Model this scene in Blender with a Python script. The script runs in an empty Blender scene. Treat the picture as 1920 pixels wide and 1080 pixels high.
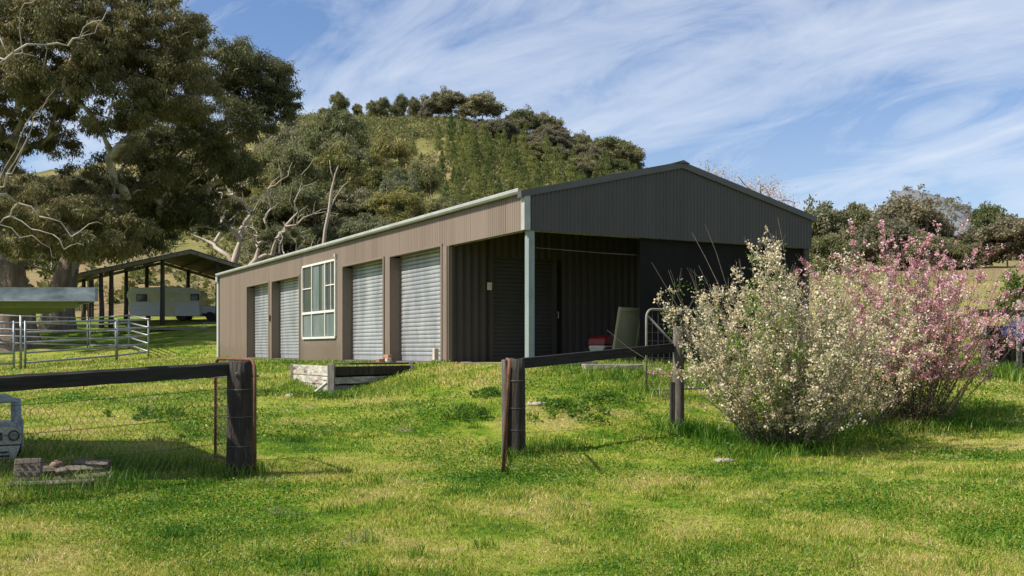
import bpy, math, random
import numpy as np
from mathutils import Vector, Matrix
PI = math.pi
F_PX, HOR, CAMZ = 1896.0, 657.0, 1.4          # focal length and horizon row of the 1920 px photograph, eye height
C = bpy.context.scene.collection

# ------------------------------------------------------------------ camera, sky, sun, exposure
scn = bpy.context.scene
cd = bpy.data.cameras.new('camera'); cam = bpy.data.objects.new('camera', cd); C.objects.link(cam)
cam.location = (0, 0, CAMZ); cam.rotation_euler = (PI/2, 0, 0)
cd.sensor_width = 36; cd.lens = 36*F_PX/1920; cd.shift_y = (HOR-540)/1920
cd.clip_start = 0.1; cd.clip_end = 6000
scn.camera = cam
SUN_H = np.array([-0.95, -0.31]); SUN_H = SUN_H/np.linalg.norm(SUN_H); SUN_EL = math.radians(49)
sd = bpy.data.lights.new('sun', 'SUN'); sd.energy = 5.0; sd.angle = math.radians(0.5); sd.color = (1.0, 0.93, 0.82)
sun = bpy.data.objects.new('sun', sd); C.objects.link(sun)
sv = Vector((SUN_H[0]*math.cos(SUN_EL), SUN_H[1]*math.cos(SUN_EL), math.sin(SUN_EL)))
sun.rotation_euler = sv.to_track_quat('Z', 'Y').to_euler(); sun.location = (-30, -10, 40)
scn.view_settings.view_transform = 'Standard'; scn.view_settings.look = 'None'
scn.view_settings.exposure = 0.52; scn.view_settings.gamma = 1.0

class NT:
    """tiny node-tree helper"""
    def __init__(s, tree): s.t = tree; s.n = tree.nodes; s.l = tree.links
    def new(s, kind, **kw):
        n = s.n.new(kind)
        for k, v in kw.items():
            if k.startswith('i_'):
                key = k[2:]
                key = int(key) if key.isdigit() else key.replace('_', ' ')
                if hasattr(v, 'is_output'): s.l.new(v, n.inputs[key])
                else: n.inputs[key].default_value = v
            else: setattr(n, k, v)
        return n
    def math(s, op, a, b=None, clamp=False):
        n = s.n.new('ShaderNodeMath'); n.operation = op; n.use_clamp = clamp
        for i, v in enumerate((a, b)):
            if v is None: continue
            if hasattr(v, 'is_output'): s.l.new(v, n.inputs[i])
            else: n.inputs[i].default_value = v
        return n.outputs[0]
    def mix(s, f, a, b, mode='MIX'):
        n = s.n.new('ShaderNodeMix'); n.data_type = 'RGBA'; n.blend_type = mode
        for key, v in ((0, f), (6, a), (7, b)):
            if hasattr(v, 'is_output'): s.l.new(v, n.inputs[key])
            elif key == 0: n.inputs[0].default_value = v
            else: n.inputs[key].default_value = (*v[:3], 1)
        return n.outputs[2]
    def ramp(s, f, stops, interp='LINEAR'):
        n = s.n.new('ShaderNodeValToRGB'); n.color_ramp.interpolation = interp
        el = n.color_ramp.elements
        while len(el) < len(stops): el.new(0.5)
        for e, (p, c) in zip(el, stops):
            e.position = p; e.color = (c, c, c, 1) if not hasattr(c, '__len__') else (*c[:3], 1)
        s.l.new(f, n.inputs[0]); return n.outputs[0]
    def noise(s, vec, scale, detail=4, rough=.55, dist=0.0, out=0):
        n = s.new('ShaderNodeTexNoise', i_Scale=scale, i_Detail=detail, i_Roughness=rough, i_Distortion=dist)
        if vec is not None: s.l.new(vec, n.inputs['Vector'])
        return n.outputs[out]

w = bpy.data.worlds.new('World'); scn.world = w; w.use_nodes = True
T = NT(w.node_tree); T.n.clear()
sky = T.new('ShaderNodeTexSky', sky_type='NISHITA'); sky.sun_disc = False
sky.sun_elevation = SUN_EL; sky.sun_rotation = math.atan2(SUN_H[0], SUN_H[1]) % (2*PI)
sky.air_density = 1.15; sky.dust_density = 0.6; sky.ozone_density = 2.2; sky.altitude = 400
tc = T.new('ShaderNodeTexCoord').outputs['Generated']
sep = T.new('ShaderNodeSeparateXYZ', i_0=tc)
zz = T.math('ADD', T.math('MAXIMUM', sep.outputs[2], 0.0), 0.16)
px_ = T.math('DIVIDE', sep.outputs[0], zz); py_ = T.math('DIVIDE', sep.outputs[1], zz)
cv = T.new('ShaderNodeCombineXYZ', i_0=px_, i_1=py_)
du, dv = math.sin(math.radians(-34)), math.cos(math.radians(-34))      # the cirrus streaks run away from the camera to the left
al = T.math('ADD', T.math('MULTIPLY', px_, du), T.math('MULTIPLY', py_, dv)); ac = T.math('SUBTRACT', T.math('MULTIPLY', px_, dv), T.math('MULTIPLY', py_, du))
mp = T.new('ShaderNodeCombineXYZ', i_0=T.math('ADD', T.math('MULTIPLY', al, .70), 3.1), i_1=T.math('ADD', T.math('MULTIPLY', ac, 1.45), .9))
big = T.noise(mp.outputs[0], 0.75, 4, .55, 1.3)
fine = T.noise(mp.outputs[0], 2.4, 10, .66, 1.6)
iso = T.noise(cv.outputs[0], 1.1, 6, .55, 0.3)
m = T.math('ADD', T.math('MULTIPLY', big, .52), T.math('ADD', T.math('MULTIPLY', fine, .30), T.math('MULTIPLY', iso, .32)))
cl = T.ramp(m, [(.485, 0.0), (.57, .36), (.68, .68), (.82, .88)])
low = T.ramp(sep.outputs[2], [(0.0, .30), (.28, 0.0)])
cl2 = T.math('MAXIMUM', cl, low)
skyc = T.mix(1.0, sky.outputs[0], (0.86, 0.93, 1.10), 'MULTIPLY')
mixc = T.mix(cl2, skyc, (6.6, 7.1, 7.9))
bg = T.new('ShaderNodeBackground', i_Color=mixc, i_Strength=0.088)
wo = T.new('ShaderNodeOutputWorld', i_Surface=bg.outputs[0])

# ------------------------------------------------------------------ helpers: materials
MATS = {}
def newmat(name):
    m = bpy.data.materials.new(name); m.use_nodes = True; t = NT(m.node_tree); t.n.clear(); MATS[name] = m
    return m, t
def finish(t, col, rough=.8, metal=0.0, bump=None, bstr=.3, bdist=.01, spec=.4):
    p = t.new('ShaderNodeBsdfPrincipled', i_Roughness=rough, i_Metallic=metal)
    p.inputs['Specular IOR Level'].default_value = spec
    if hasattr(col, 'is_output'): t.l.new(col, p.inputs['Base Color'])
    else: p.inputs['Base Color'].default_value = (*col, 1)
    if bump is not None:
        b = t.new('ShaderNodeBump', i_Strength=bstr, i_Distance=bdist, i_Height=bump); t.l.new(b.outputs[0], p.inputs['Normal'])
    t.new('ShaderNodeOutputMaterial', i_Surface=p.outputs[0]); return p
def wear(name, c1, c2, scale=4, stretch=(1, 1, 1), rough=.75, metal=0.0, bump=.3, bdist=.01, c3=None, lo=.35, hi=.65, spec=.4):
    """two- or three-tone weathered surface"""
    m, t = newmat(name)
    tc = t.new('ShaderNodeTexCoord').outputs['Object']
    mp = t.new('ShaderNodeMapping', i_0=tc); mp.inputs['Scale'].default_value = stretch
    n1 = t.noise(mp.outputs[0], scale, 8, .62, .2)
    col = t.mix(t.ramp(n1, [(lo, 0.0), (hi, 1.0)]), c1, c2)
    if c3:
        n2 = t.noise(mp.outputs[0], scale*.43, 6, .7, .4)
        col = t.mix(t.ramp(n2, [(.56, 0.0), (.66, 1.0)]), col, c3)
    n3 = t.noise(tc, scale*9, 3)
    col = t.mix(.25, col, t.ramp(n3, [(.3, .5), (.7, 1.0)]), 'MULTIPLY')
    finish(t, col, rough, metal, n1, bump, bdist, spec); return m
def leafmat(name, cols, trans=.35, rough=.55, vary=.25):
    """thin leaves: colour by a per-leaf random value and by the plant"""
    m, t = newmat(name)
    a = t.new('ShaderNodeAttribute', attribute_name='rnd').outputs['Fac']
    n = len(cols); c = t.ramp(a, [(i/(n-1), col) for i, col in enumerate(cols)])
    oi = t.new('ShaderNodeObjectInfo').outputs['Random']
    c = t.mix(1.0, c, t.ramp(oi, [(0, (1-vary, 1-vary*.6, 1-vary)), (.5, (1, 1, 1)), (1, (1+vary, 1+vary*.8, 1+vary*.4))]), 'MULTIPLY')
    d = t.new('ShaderNodeBsdfPrincipled', i_Base_Color=c, i_Roughness=rough); d.inputs['Specular IOR Level'].default_value = .35
    tr = t.new('ShaderNodeBsdfTranslucent', i_Color=c)
    mx = t.new('ShaderNodeMixShader', i_0=trans); t.l.new(d.outputs[0], mx.inputs[1]); t.l.new(tr.outputs[0], mx.inputs[2])
    t.new('ShaderNodeOutputMaterial', i_Surface=mx.outputs[0]); return m

def thatch(t, vec, c):
    """worn spots of dead brown thatch"""
    n = t.noise(vec, 1.35, 7, .68, .5); c = t.mix(t.ramp(n, [(.60, 0.0), (.70, .8)]), c, (.36, .285, .17))
    sp = t.new('ShaderNodeSeparateXYZ', i_0=vec)                     # the paddock beyond the right-hand fence is dry
    f = t.math('MULTIPLY', t.math('DIVIDE', t.math('SUBTRACT', sp.outputs[1], 27.0), 10.0, True), t.math('DIVIDE', t.math('SUBTRACT', sp.outputs[0], 7.0), 4.0, True))
    return t.mix(t.math('MULTIPLY', f, .8), c, (.27, .225, .09))
def lawn_colour(t, vec):
    """patches of clover green, yellow-green and straw, shared by the soil sheet and the blades"""
    n1 = t.noise(vec, .55, 6, .6, .35); n2 = t.noise(vec, 1.9, 5, .6, .2); n3 = t.noise(vec, .17, 3, .5)
    mm = t.math('ADD', t.math('MULTIPLY', n1, .46), t.math('ADD', t.math('MULTIPLY', n2, .34), t.math('MULTIPLY', n3, .20)))
    return mm
GREEN, MIDG, YEL, STRAW = (.040, .108, .006), (.122, .212, .012), (.262, .288, .042), (.43, .385, .17)
m_ground, t = newmat('lawn_soil')
pos = t.new('ShaderNodeNewGeometry').outputs['Position']
mm = lawn_colour(t, pos)
colg = t.ramp(mm, [(.39, GREEN), (.455, MIDG), (.525, YEL), (.60, (.34, .30, .10))])
colg = thatch(t, pos, colg)
fine_ = t.noise(pos, 9, 8, .75)
colg = t.mix(.85, colg, t.ramp(fine_, [(.32, .35), (.62, 1.15)]), 'MULTIPLY')
finish(t, colg, .95, 0, fine_, .8, .05, .1)
m_hill, t = newmat('hillside_grass')
pos = t.new('ShaderNodeNewGeometry').outputs['Position']
h1 = t.noise(pos, .03, 6, .62, .4); h2 = t.noise(pos, .5, 8, .7)
colh = t.ramp(h1, [(.34, (.115, .125, .035)), (.47, (.20, .185, .065)), (.58, (.26, .205, .10)), (.68, (.26, .165, .10))])
colh = t.mix(.8, colh, t.ramp(h2, [(.3, .45), (.65, 1.15)]), 'MULTIPLY')
finish(t, colh, .95, 0, h2, .8, .6, .1)

def grassmat(name, warm):
    m, t = newmat(name)
    pos = t.new('ShaderNodeNewGeometry').outputs['Position']
    mm = lawn_colour(t, pos)
    a = t.new('ShaderNodeAttribute', attribute_name='rnd').outputs['Fac']
    mm = t.math('ADD', mm, t.math('MULTIPLY', t.math('SUBTRACT', a, .5), .26))
    c = t.ramp(mm, [(.36, GREEN), (.455, MIDG), (.525, YEL), (.585, (.33, .31, .07)), (.65, STRAW)])
    c = thatch(t, pos, c)
    c = t.mix(1.0, c, warm, 'MULTIPLY')
    d = t.new('ShaderNodeBsdfPrincipled', i_Base_Color=c, i_Roughness=.5); d.inputs['Specular IOR Level'].default_value = .3
    tr = t.new('ShaderNodeBsdfTranslucent', i_Color=c)
    mx = t.new('ShaderNodeMixShader', i_0=.4); t.l.new(d.outputs[0], mx.inputs[1]); t.l.new(tr.outputs[0], mx.inputs[2])
    t.new('ShaderNodeOutputMaterial', i_Surface=mx.outputs[0]); return m
m_blade = grassmat('grass_blade', (1.46, 1.33, 1.40)); m_lush = grassmat('lush_blade', (.92, 1.12, .95))

def clad(name, c1, c2, axis, base=1):
    """painted sheets: every 0.76 m sheet weathered a little differently, streaks, mud splashed up from the ground"""
    m, t = newmat(name)
    tc = t.new('ShaderNodeTexCoord').outputs['Object']; sp = t.new('ShaderNodeSeparateXYZ', i_0=tc)
    mp = t.new('ShaderNodeMapping', i_0=tc); mp.inputs['Scale'].default_value = (1.3, 1.3, .10)
    n1 = t.noise(mp.outputs[0], 2.2, 9, .66, .3); col = t.mix(t.ramp(n1, [(.3, 0.0), (.7, 1.0)]), c1, c2)
    q = t.math('DIVIDE', sp.outputs[axis], .76); fl = t.math('FLOOR', q)
    wn = t.new('ShaderNodeTexWhiteNoise', noise_dimensions='1D', i_W=fl).outputs['Value']
    col = t.mix(1.0, col, t.ramp(wn, [(0, .91), (1, 1.0)]), 'MULTIPLY')
    lap = t.math('LESS_THAN', t.math('FRACT', q), .022); col = t.mix(t.math('MULTIPLY', lap, .35), col, (.05, .04, .03))
    n2 = t.noise(tc, 3.2, 6, .65); h = t.math('ADD', sp.outputs[2], t.math('MULTIPLY', n2, -.75))
    col = t.mix(t.ramp(h, [(0.0, .75), (.02, .6), (.16, 0.0)]) if base else 0.0, col, (.16, .125, .085))
    p = finish(t, col, .55, 0, n1, .05, .002); return m
m_brown = clad('brown_steel', (.180, .136, .103), (.228, .176, .136), 1)
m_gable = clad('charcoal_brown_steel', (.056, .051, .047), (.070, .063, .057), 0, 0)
m_trim = wear('brown_trim', (.180, .136, .104), (.200, .153, .119), 1.1, (1, 1, .4), .58, 0, .05, .002)
m_barge = wear('dark_barge_trim', (.075, .072, .072), (.095, .09, .088), 2, (1, 1, 1), .5, 0, .05, .002)
m_gut = wear('pale_gutter', (.33, .34, .32), (.43, .44, .41), 2.2, (1, 1, 1), .5, .1, .05, .002)
m_post = wear('weathered_green_grey_post', (.20, .25, .24), (.27, .32, .30), 3, (1, 1, .4), .6, .1, .1, .003, c3=(.16, .11, .08))
m_pipe = wear('white_downpipe', (.62, .62, .58), (.72, .72, .68), 3, (1, 1, .4), .5)
m_galv = wear('galvanised_slats', (.28, .295, .31), (.50, .515, .53), 1.9, (1, 1, .25), .42, .4, .08, .002)
m_galv2 = wear('galvanised_tube', (.22, .235, .25), (.34, .36, .38), 3, (1, 1, 1), .5, .5, .05, .002)
m_galv3 = wear('mottled_galvanised_sheet', (.12, .14, .16), (.42, .46, .50), 2.2, (1, 1, 2.5), .45, .5, .05, .002)
m_slatd = wear('dull_steel_slats', (.045, .042, .039), (.06, .057, .053), 1.6, (1, 1, .35), .55, .2, .06, .002)
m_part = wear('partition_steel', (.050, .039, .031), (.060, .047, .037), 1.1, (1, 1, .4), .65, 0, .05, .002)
m_floor = wear('earthy_floor', (.10, .088, .07), (.15, .13, .105), 3, (1, 1, 1), .95)
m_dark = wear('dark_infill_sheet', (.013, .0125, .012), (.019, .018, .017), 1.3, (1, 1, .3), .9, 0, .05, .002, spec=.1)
m_roof = wear('grey_roof_sheet', (.15, .14, .13), (.19, .18, .17), 1.5, (1, 1, 1), .5, .2)
m_frame = wear('cream_window_frame', (.62, .61, .56), (.72, .71, .66), 3, (1, 1, 1), .5)
m_curt = wear('pale_green_curtain', (.09, .125, .11), (.17, .20, .18), 2, (1, 1, .2), .8)
m_concrete = wear('concrete', (.36, .33, .29), (.48, .45, .40), 3, (1, 1, 1), .9)
m_brick = wear('red_brick', (.36, .15, .09), (.46, .22, .14), 9, (1, 1, 1), .9, 0, .4)
m_pbrick = wear('pale_brick', (.45, .38, .33), (.58, .52, .46), 9, (1, 1, 1), .9, 0, .4)
m_bwood = wear('blackened_timber', (.020, .016, .013), (.052, .041, .033), 6, (5, 5, .6), .85, 0, 1.0, .03, c3=(.095, .075, .06))
m_rail = wear('blackened_rail', (.012, .010, .009), (.030, .026, .023), 6, (.5, 5, 5), .85, 0, .7, .02)
m_gwood = wear('weathered_grey_timber', (.19, .165, .14), (.33, .295, .26), 5, (4, 4, .6), .9, 0, .6, .02, c3=(.07, .06, .05))
m_pwood = wear('flaking_white_timber', (.55, .52, .46), (.33, .28, .23), 4, (.6, 1, 4), .85, 0, .6, .02, c3=(.07, .05, .04), lo=.42, hi=.58)
m_plank = wear('old_grey_plank', (.095, .078, .062), (.21, .178, .142), 5, (.6, 3, 3), .92, 0, .7, .02, c3=(.06, .05, .042))
m_rust = wear('rusty_pipe', (.12, .05, .03), (.22, .10, .06), 9, (1, 1, 1), .8, .2, .3, .003, c3=(.07, .04, .03))
m_wire = wear('grey_wire', (.10, .10, .095), (.20, .20, .19), 5, (1, 1, 1), .55, .5)
m_wired = wear('dark_wire', (.05, .045, .04), (.09, .08, .07), 5, (1, 1, 1), .7, .3)
m_poles = wear('old_pole_timber', (.035, .03, .026), (.095, .085, .075), 4, (4, 4, .6), .9, 0, .6, .02)
m_thatch = wear('old_rusty_roof_iron', (.10, .085, .07), (.17, .14, .115), 2, (1, 1, 1), .8, .2, .3, .01, c3=(.26, .15, .10))
m_cream = wear('cream_van_paint', (.52, .51, .36), (.62, .60, .45), 2, (1, 1, 1), .5)
m_bwhite = wear('white_van_panel', (.50, .54, .60), (.64, .66, .70), 2, (.5, .5, 12), .5)
m_toy = wear('cream_toy_paint', (.36, .37, .31), (.48, .49, .41), 4, (1, 1, 1), .5)
m_toyb = wear('pale_blue_toy_paint', (.26, .30, .37), (.38, .42, .48), 4, (1, 1, 1), .5)
m_black = wear('black_rubber', (.015, .015, .015), (.03, .03, .03), 6, (1, 1, 1), .75)
m_red = wear('red_mower_paint', (.16, .010, .009), (.21, .015, .012), 3, (1, 1, 1), .4)
m_yellow = wear('yellow_paint', (.55, .42, .06), (.62, .5, .1), 3)
m_beige = wear('faded_olive_panel', (.26, .245, .15), (.34, .32, .21), 2, (1, 1, .5), .8)
m_white = wear('white_enamel', (.42, .42, .38), (.52, .52, .48), 3, (1, 1, 1), .5)
m_unders = wear('underside_bounce_tint', (.30, .33, .22), (.36, .38, .26), 2)  # green tint puts light bounced off the grass into the sheet colour
m_dirt = wear('bare_soil', (.16, .12, .085), (.30, .23, .16), 6, (1, 1, 1), .95, 0, .8, .03)
m_rock = wear('pale_stone', (.26, .225, .175), (.38, .34, .28), 6, (1, 1, 1), .9, 0, .6, .03)
m_farrock = wear('far_blue_grey_hill', (.11, .13, .14), (.17, .175, .19), .02, (1, 1, 1), .95, 0, .5, 3)
m_bark = wear('gum_bark', (.44, .39, .335), (.24, .20, .165), 1.6, (1, 1, .35), .85, 0, .6, .04, c3=(.52, .47, .41))
m_barkd = wear('rough_brown_bark', (.12, .088, .066), (.22, .165, .125), 2.2, (2, 2, .3), .95, 0, 1.0, .12, c3=(.27, .22, .175))
m_barkp = wear('pale_smooth_bark', (.50, .44, .36), (.36, .29, .22), 1.1, (1, 1, .5), .8, 0, .4, .04, c3=(.60, .56, .50))
m_barkf = wear('far_tree_bark', (.22, .19, .16), (.32, .28, .24), .8, (1, 1, .4), .9)
m_stem = wear('bush_stem', (.13, .10, .08), (.24, .20, .165), 12, (1, 1, 1), .85)
m_stemr = wear('red_brown_stem', (.085, .055, .048), (.17, .11, .095), 12, (1, 1, 1), .8)
m_glass, t = newmat('dusty_glass')
p = finish(t, (.035, .05, .05), .08, 0, spec=.6)
m_lens, t = newmat('lamp_lens'); finish(t, (.20, .20, .19), .15, spec=.7)

m_leaf = leafmat('gum_leaves', [(.056, .060, .023), (.108, .108, .040), (.180, .164, .064), (.28, .21, .12)], .38)
m_leafb = leafmat('grey_gum_leaves', [(.115, .120, .058), (.19, .19, .095), (.26, .245, .14), (.33, .28, .19)], .38)
m_leafg = leafmat('olive_gum_leaves', [(.085, .098, .026), (.150, .158, .042), (.22, .21, .068), (.30, .24, .105)], .38)
m_leafo = leafmat('oak_green_leaves', [(.085, .098, .038), (.145, .158, .060), (.21, .21, .09), (.28, .24, .13)], .38)
m_pine = leafmat('cypress_pine_foliage', [(.11, .135, .040), (.175, .20, .056), (.24, .25, .08)], .38, vary=.4)
m_she = leafmat('sheoak_foliage', [(.12, .115, .07), (.19, .175, .108), (.26, .23, .155)], .38)
m_scrub = leafmat('scrub_leaves', [(.085, .10, .034), (.145, .16, .045), (.20, .20, .07), (.25, .20, .12)], .38)
m_green = leafmat('fresh_leaves', [(.06, .13, .012), (.12, .22, .02), (.20, .30, .04)], .45)
m_wflow = leafmat('cream_blossom', [(.42, .32, .16), (.60, .50, .30), (.72, .63, .43), (.80, .74, .60)], .35, vary=0)
m_pflow = leafmat('pink_blossom', [(.52, .19, .23), (.70, .35, .40), (.80, .50, .54), (.87, .70, .72)], .35, vary=0)
m_pbud = leafmat('reddish_buds', [(.20, .07, .06), (.34, .14, .13), (.44, .23, .21)], .3, vary=0)
m_lilac = leafmat('lilac_flowers', [(.30, .24, .55), (.45, .38, .70), (.60, .55, .80)], .35, vary=0)
m_yflow = leafmat('yellow_flowers', [(.75, .60, .05), (.80, .70, .10)], .3, vary=0)

# ------------------------------------------------------------------ helpers: meshes
class MB:
    def __init__(s): s.v = []; s.f = []
    def add(s, v, f):
        b = len(s.v); s.v += [tuple(map(float, p)) for p in v]; s.f += [tuple(i+b for i in q) for q in f]; return s
    def box(s, c, d, rz=0, rx=0, ry=0, jit=0, rng=random):
        R = Matrix.Rotation(rz, 3, 'Z') @ Matrix.Rotation(ry, 3, 'Y') @ Matrix.Rotation(rx, 3, 'X')
        vs = []
        for x in (-.5, .5):
            for y in (-.5, .5):
                for z in (-.5, .5):
                    p = Vector((x*d[0], y*d[1], z*d[2]))
                    if jit: p += Vector((rng.uniform(-jit, jit), rng.uniform(-jit, jit), rng.uniform(-jit, jit)))
                    vs.append(R @ p + Vector(c))
        return s.add(vs, [(0, 1, 3, 2), (4, 6, 7, 5), (0, 4, 5, 1), (2, 3, 7, 6), (0, 2, 6, 4), (1, 5, 7, 3)])
    def tube(s, pts, r, n=8, cap=True):
        P = [Vector(p) for p in pts]; k = len(P)
        if not hasattr(r, '__len__'): r = [r]*k
        ref = None; rings = []
        for i in range(k):
            d = (P[min(i+1, k-1)]-P[max(i-1, 0)]).normalized()
            if ref is None: ref = d.orthogonal().normalized()
            ref = (ref - d*ref.dot(d))
            ref = ref.normalized() if ref.length > 1e-5 else d.orthogonal().normalized()
            b = d.cross(ref)
            rings.append([P[i] + (ref*math.cos(2*PI*j/n) + b*math.sin(2*PI*j/n))*r[i] for j in range(n)])
        v = [p for q in rings for p in q]; f = []
        for i in range(k-1):
            for j in range(n):
                f.append((i*n+j, i*n+(j+1) % n, (i+1)*n+(j+1) % n, (i+1)*n+j))
        if cap: f.append(tuple(range(n))[::-1]); f.append(tuple(range((k-1)*n, k*n)))
        return s.add(v, f)
    def prism(s, poly, a, b, axis='y'):
        """poly in the plane across axis, from a to b"""
        n = len(poly)
        def P(p, q): return (p[0], q, p[1]) if axis == 'y' else ((q, p[0], p[1]) if axis == 'x' else (p[0], p[1], q))
        v = [P(p, a) for p in poly]+[P(p, b) for p in poly]
        f = [tuple(range(n)), tuple(range(n, 2*n))[::-1]]+[(i, i+n, (i+1) % n+n, (i+1) % n) for i in range(n)]
        return s.add(v, f)
def np_mesh(name, V, Fc, mat, parent=None, smooth=False, rnd=None):
    V = np.asarray(V, dtype=np.float32); Fc = np.asarray(Fc, dtype=np.int32)
    me = bpy.data.meshes.new(name); n, k = Fc.shape
    me.vertices.add(len(V)); me.vertices.foreach_set('co', V.ravel())
    me.loops.add(n*k); me.loops.foreach_set('vertex_index', Fc.ravel())
    me.polygons.add(n); me.polygons.foreach_set('loop_start', np.arange(0, n*k, k, dtype=np.int32))
    me.polygons.foreach_set('loop_total', np.full(n, k, dtype=np.int32))
    if smooth: me.polygons.foreach_set('use_smooth', np.ones(n, dtype=bool))
    me.update(calc_edges=True)
    if rnd is not None:
        at = me.attributes.new('rnd', 'FLOAT', 'POINT'); at.data.foreach_set('value', np.asarray(rnd, dtype=np.float32))
    me.materials.append(mat)
    o = bpy.data.objects.new(name, me); C.objects.link(o)
    if parent: o.parent = parent
    return o
def build(name, mb, mat, parent=None, smooth=False, bevel=0, loc=None, rz=0):
    me = bpy.data.meshes.new(name); me.from_pydata(mb.v, [], mb.f); me.update()
    me.materials.append(mat)
    if smooth: me.polygons.foreach_set('use_smooth', [True]*len(me.polygons))
    o = bpy.data.objects.new(name, me); C.objects.link(o)
    if parent: o.parent = parent
    if loc is not None: o.location = loc
    o.rotation_euler[2] = rz
    if bevel:
        b = o.modifiers.new('bevel', 'BEVEL'); b.width = bevel; b.segments = 2; b.limit_method = 'ANGLE'
    return o
def tag(o, label=None, cat=None, group=None, kind=None):
    for k, v in (('label', label), ('category', cat), ('group', group), ('kind', kind)):
        if v: o[k] = v
    return o
def empty(name, loc, rz=0, label=None, cat=None, group=None):
    o = bpy.data.objects.new(name, None); C.objects.link(o); o.location = loc; o.rotation_euler[2] = rz
    o.empty_display_size = .3
    return tag(o, label, cat, group)
def copy_tree(o, parent=None):
    c = o.copy(); C.objects.link(c); c.parent = parent
    for ch in list(o.children):
        copy_tree(ch, c)
    return c
def at(px, py, Y):
    """a point seen at pixel (px, py) of the 1920 px photograph, Y metres in front of the camera"""
    return np.array([(px-960)/F_PX*Y, Y, CAMZ+(HOR-py)/F_PX*Y])

# ------------------------------------------------------------------ terrain height
SO = np.array([.253, 19.2]); AY = np.array([-.4887, .8725]); BX = np.array([.8725, .4887]); SLAB = 1.15   # shed corner, its long and its gable directions
cp = [(450, 893, 10.4), (965, 854, 12.6), (940, 890, 10.4), (1270, 810, 14.5), (1480, 845, 13.2), (1720, 775, 16.5), (615, 744, 19.3), (800, 745, 17.5), (700, 742, 18.5),
      (870, 688, 21.3), (930, 691, 19.9), (850, 750, 16.5), (850, 800, 13.8), (700, 775, 15.5), (600, 775, 16), (600, 805, 14), (1000, 696, 18.8), (1100, 697, 18.8), (1200, 730, 17), (1100, 780, 14.5),
      (500, 700, 25), (500, 740, 18), (420, 672, 39), (200, 690, 32), (45, 693, 35.8), (220, 677, 41), (279, 669, 45), (0, 760, 17), (100, 850, 11.5), (200, 720, 24), (30, 655, 54), (168, 655, 53),
      (298, 608, 64), (185, 615, 62), (310, 601, 73), (400, 599, 70), (340, 638, 52), (450, 635, 52), (560, 690, 26), (520, 680, 31), (630, 684, 25.5),
      (1880, 700, 24), (1900, 655, 30), (1880, 560, 60), (1700, 600, 50), (1900, 760, 17), (1900, 900, 9.7), (960, 1000, 7.5), (200, 1000, 7.5), (1700, 1000, 7.6), (1350, 880, 11.5), (1350, 760, 17),
      (-300, 700, 36), (-300, 800, 17), (2300, 700, 24), (2300, 800, 16)]
pts = [at(*c) for c in cp]
pts += [np.array(q, float) for q in [(0, 0, 0), (-8, 0, .0), (8, 0, .1), (0, -12, 0), (-25, -10, .2), (25, -10, .2), (-6, 5, .0), (6, 5, .08), (30, 15, 1.2), (-30, 60, 3), (40, 60, 4.8)]]
for (x, y) in [(1, 6), (3.5, 3), (6, 3), (3.5, 12), (6, 12), (1, 14), (3.5, 22), (1, 23), (7, 22), (10, 10)]:
    q = SO+BX*x+AY*y; pts.append(np.array([q[0], q[1], SLAB-.12 if x < 8 else 1.2]))
for x in (.2, 1.2, 2.2, 3.5, 5, 7):
    for y, z in ((-.5, -.02), (.1, .02)): q = SO+BX*x+AY*y; pts.append(np.array([q[0], q[1], SLAB+z]))
for y in (.2, 1.2, 2.3, 3.2):
    q = SO-BX*.2+AY*y; pts.append(np.array([q[0], q[1], SLAB-.01]))
for y in (4.2, 7, 10, 13.8, 17.2, 20.5, 24):
    q = SO-BX*.35+AY*y; pts.append(np.array([q[0], q[1], SLAB-.11]))
PT = np.array(pts)
def _tps(d2): return np.where(d2 > 1e-9, d2*np.log(np.maximum(d2, 1e-9))*.5, 0.0)
_n = len(PT); _K = _tps(((PT[:, None, :2]-PT[None, :, :2])**2).sum(-1))+np.eye(_n)*.6
_P = np.hstack([np.ones((_n, 1)), PT[:, :2]]); _A = np.block([[_K, _P], [_P.T, np.zeros((3, 3))]])
_W = np.linalg.solve(_A, np.concatenate([PT[:, 2], np.zeros(3)]))
TX = np.array([-900, -200, 100, 350, 600, 850, 1000, 1100, 1200, 1350, 1500, 1700, 1920, 2500], float)
TY = np.array([55, 75, 100, 150, 220, 300, 370, 440, 600, 1200], float)
TAB = np.array([
 [636, 636, 634, 630, 630, 632, 632, 620, 602, 590, 572, 566, 566, 570],
 [596, 596, 596, 597, 600, 600, 600, 592, 580, 565, 540, 530, 528, 530],
 [540, 540, 538, 536, 548, 558, 562, 560, 558, 545, 520, 508, 506, 508],
 [460, 455, 445, 440, 468, 490, 505, 512, 520, 522, 505, 500, 497, 500],
 [430, 420, 400, 375, 395, 410, 430, 445, 465, 488, 498, 495, 492, 495],
 [400, 385, 350, 305, 300, 312, 335, 358, 388, 445, 485, 490, 490, 490],
 [390, 370, 325, 265, 226, 232, 275, 312, 350, 420, 470, 485, 488, 490],
 [395, 375, 330, 268, 224, 228, 270, 308, 348, 424, 474, 487, 490, 492],
 [400, 390, 370, 350, 340, 340, 370, 400, 430, 480, 500, 505, 505, 505],
 [560, 560, 560, 560, 560, 560, 560, 560, 560, 560, 560, 560, 560, 560]], float)
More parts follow.
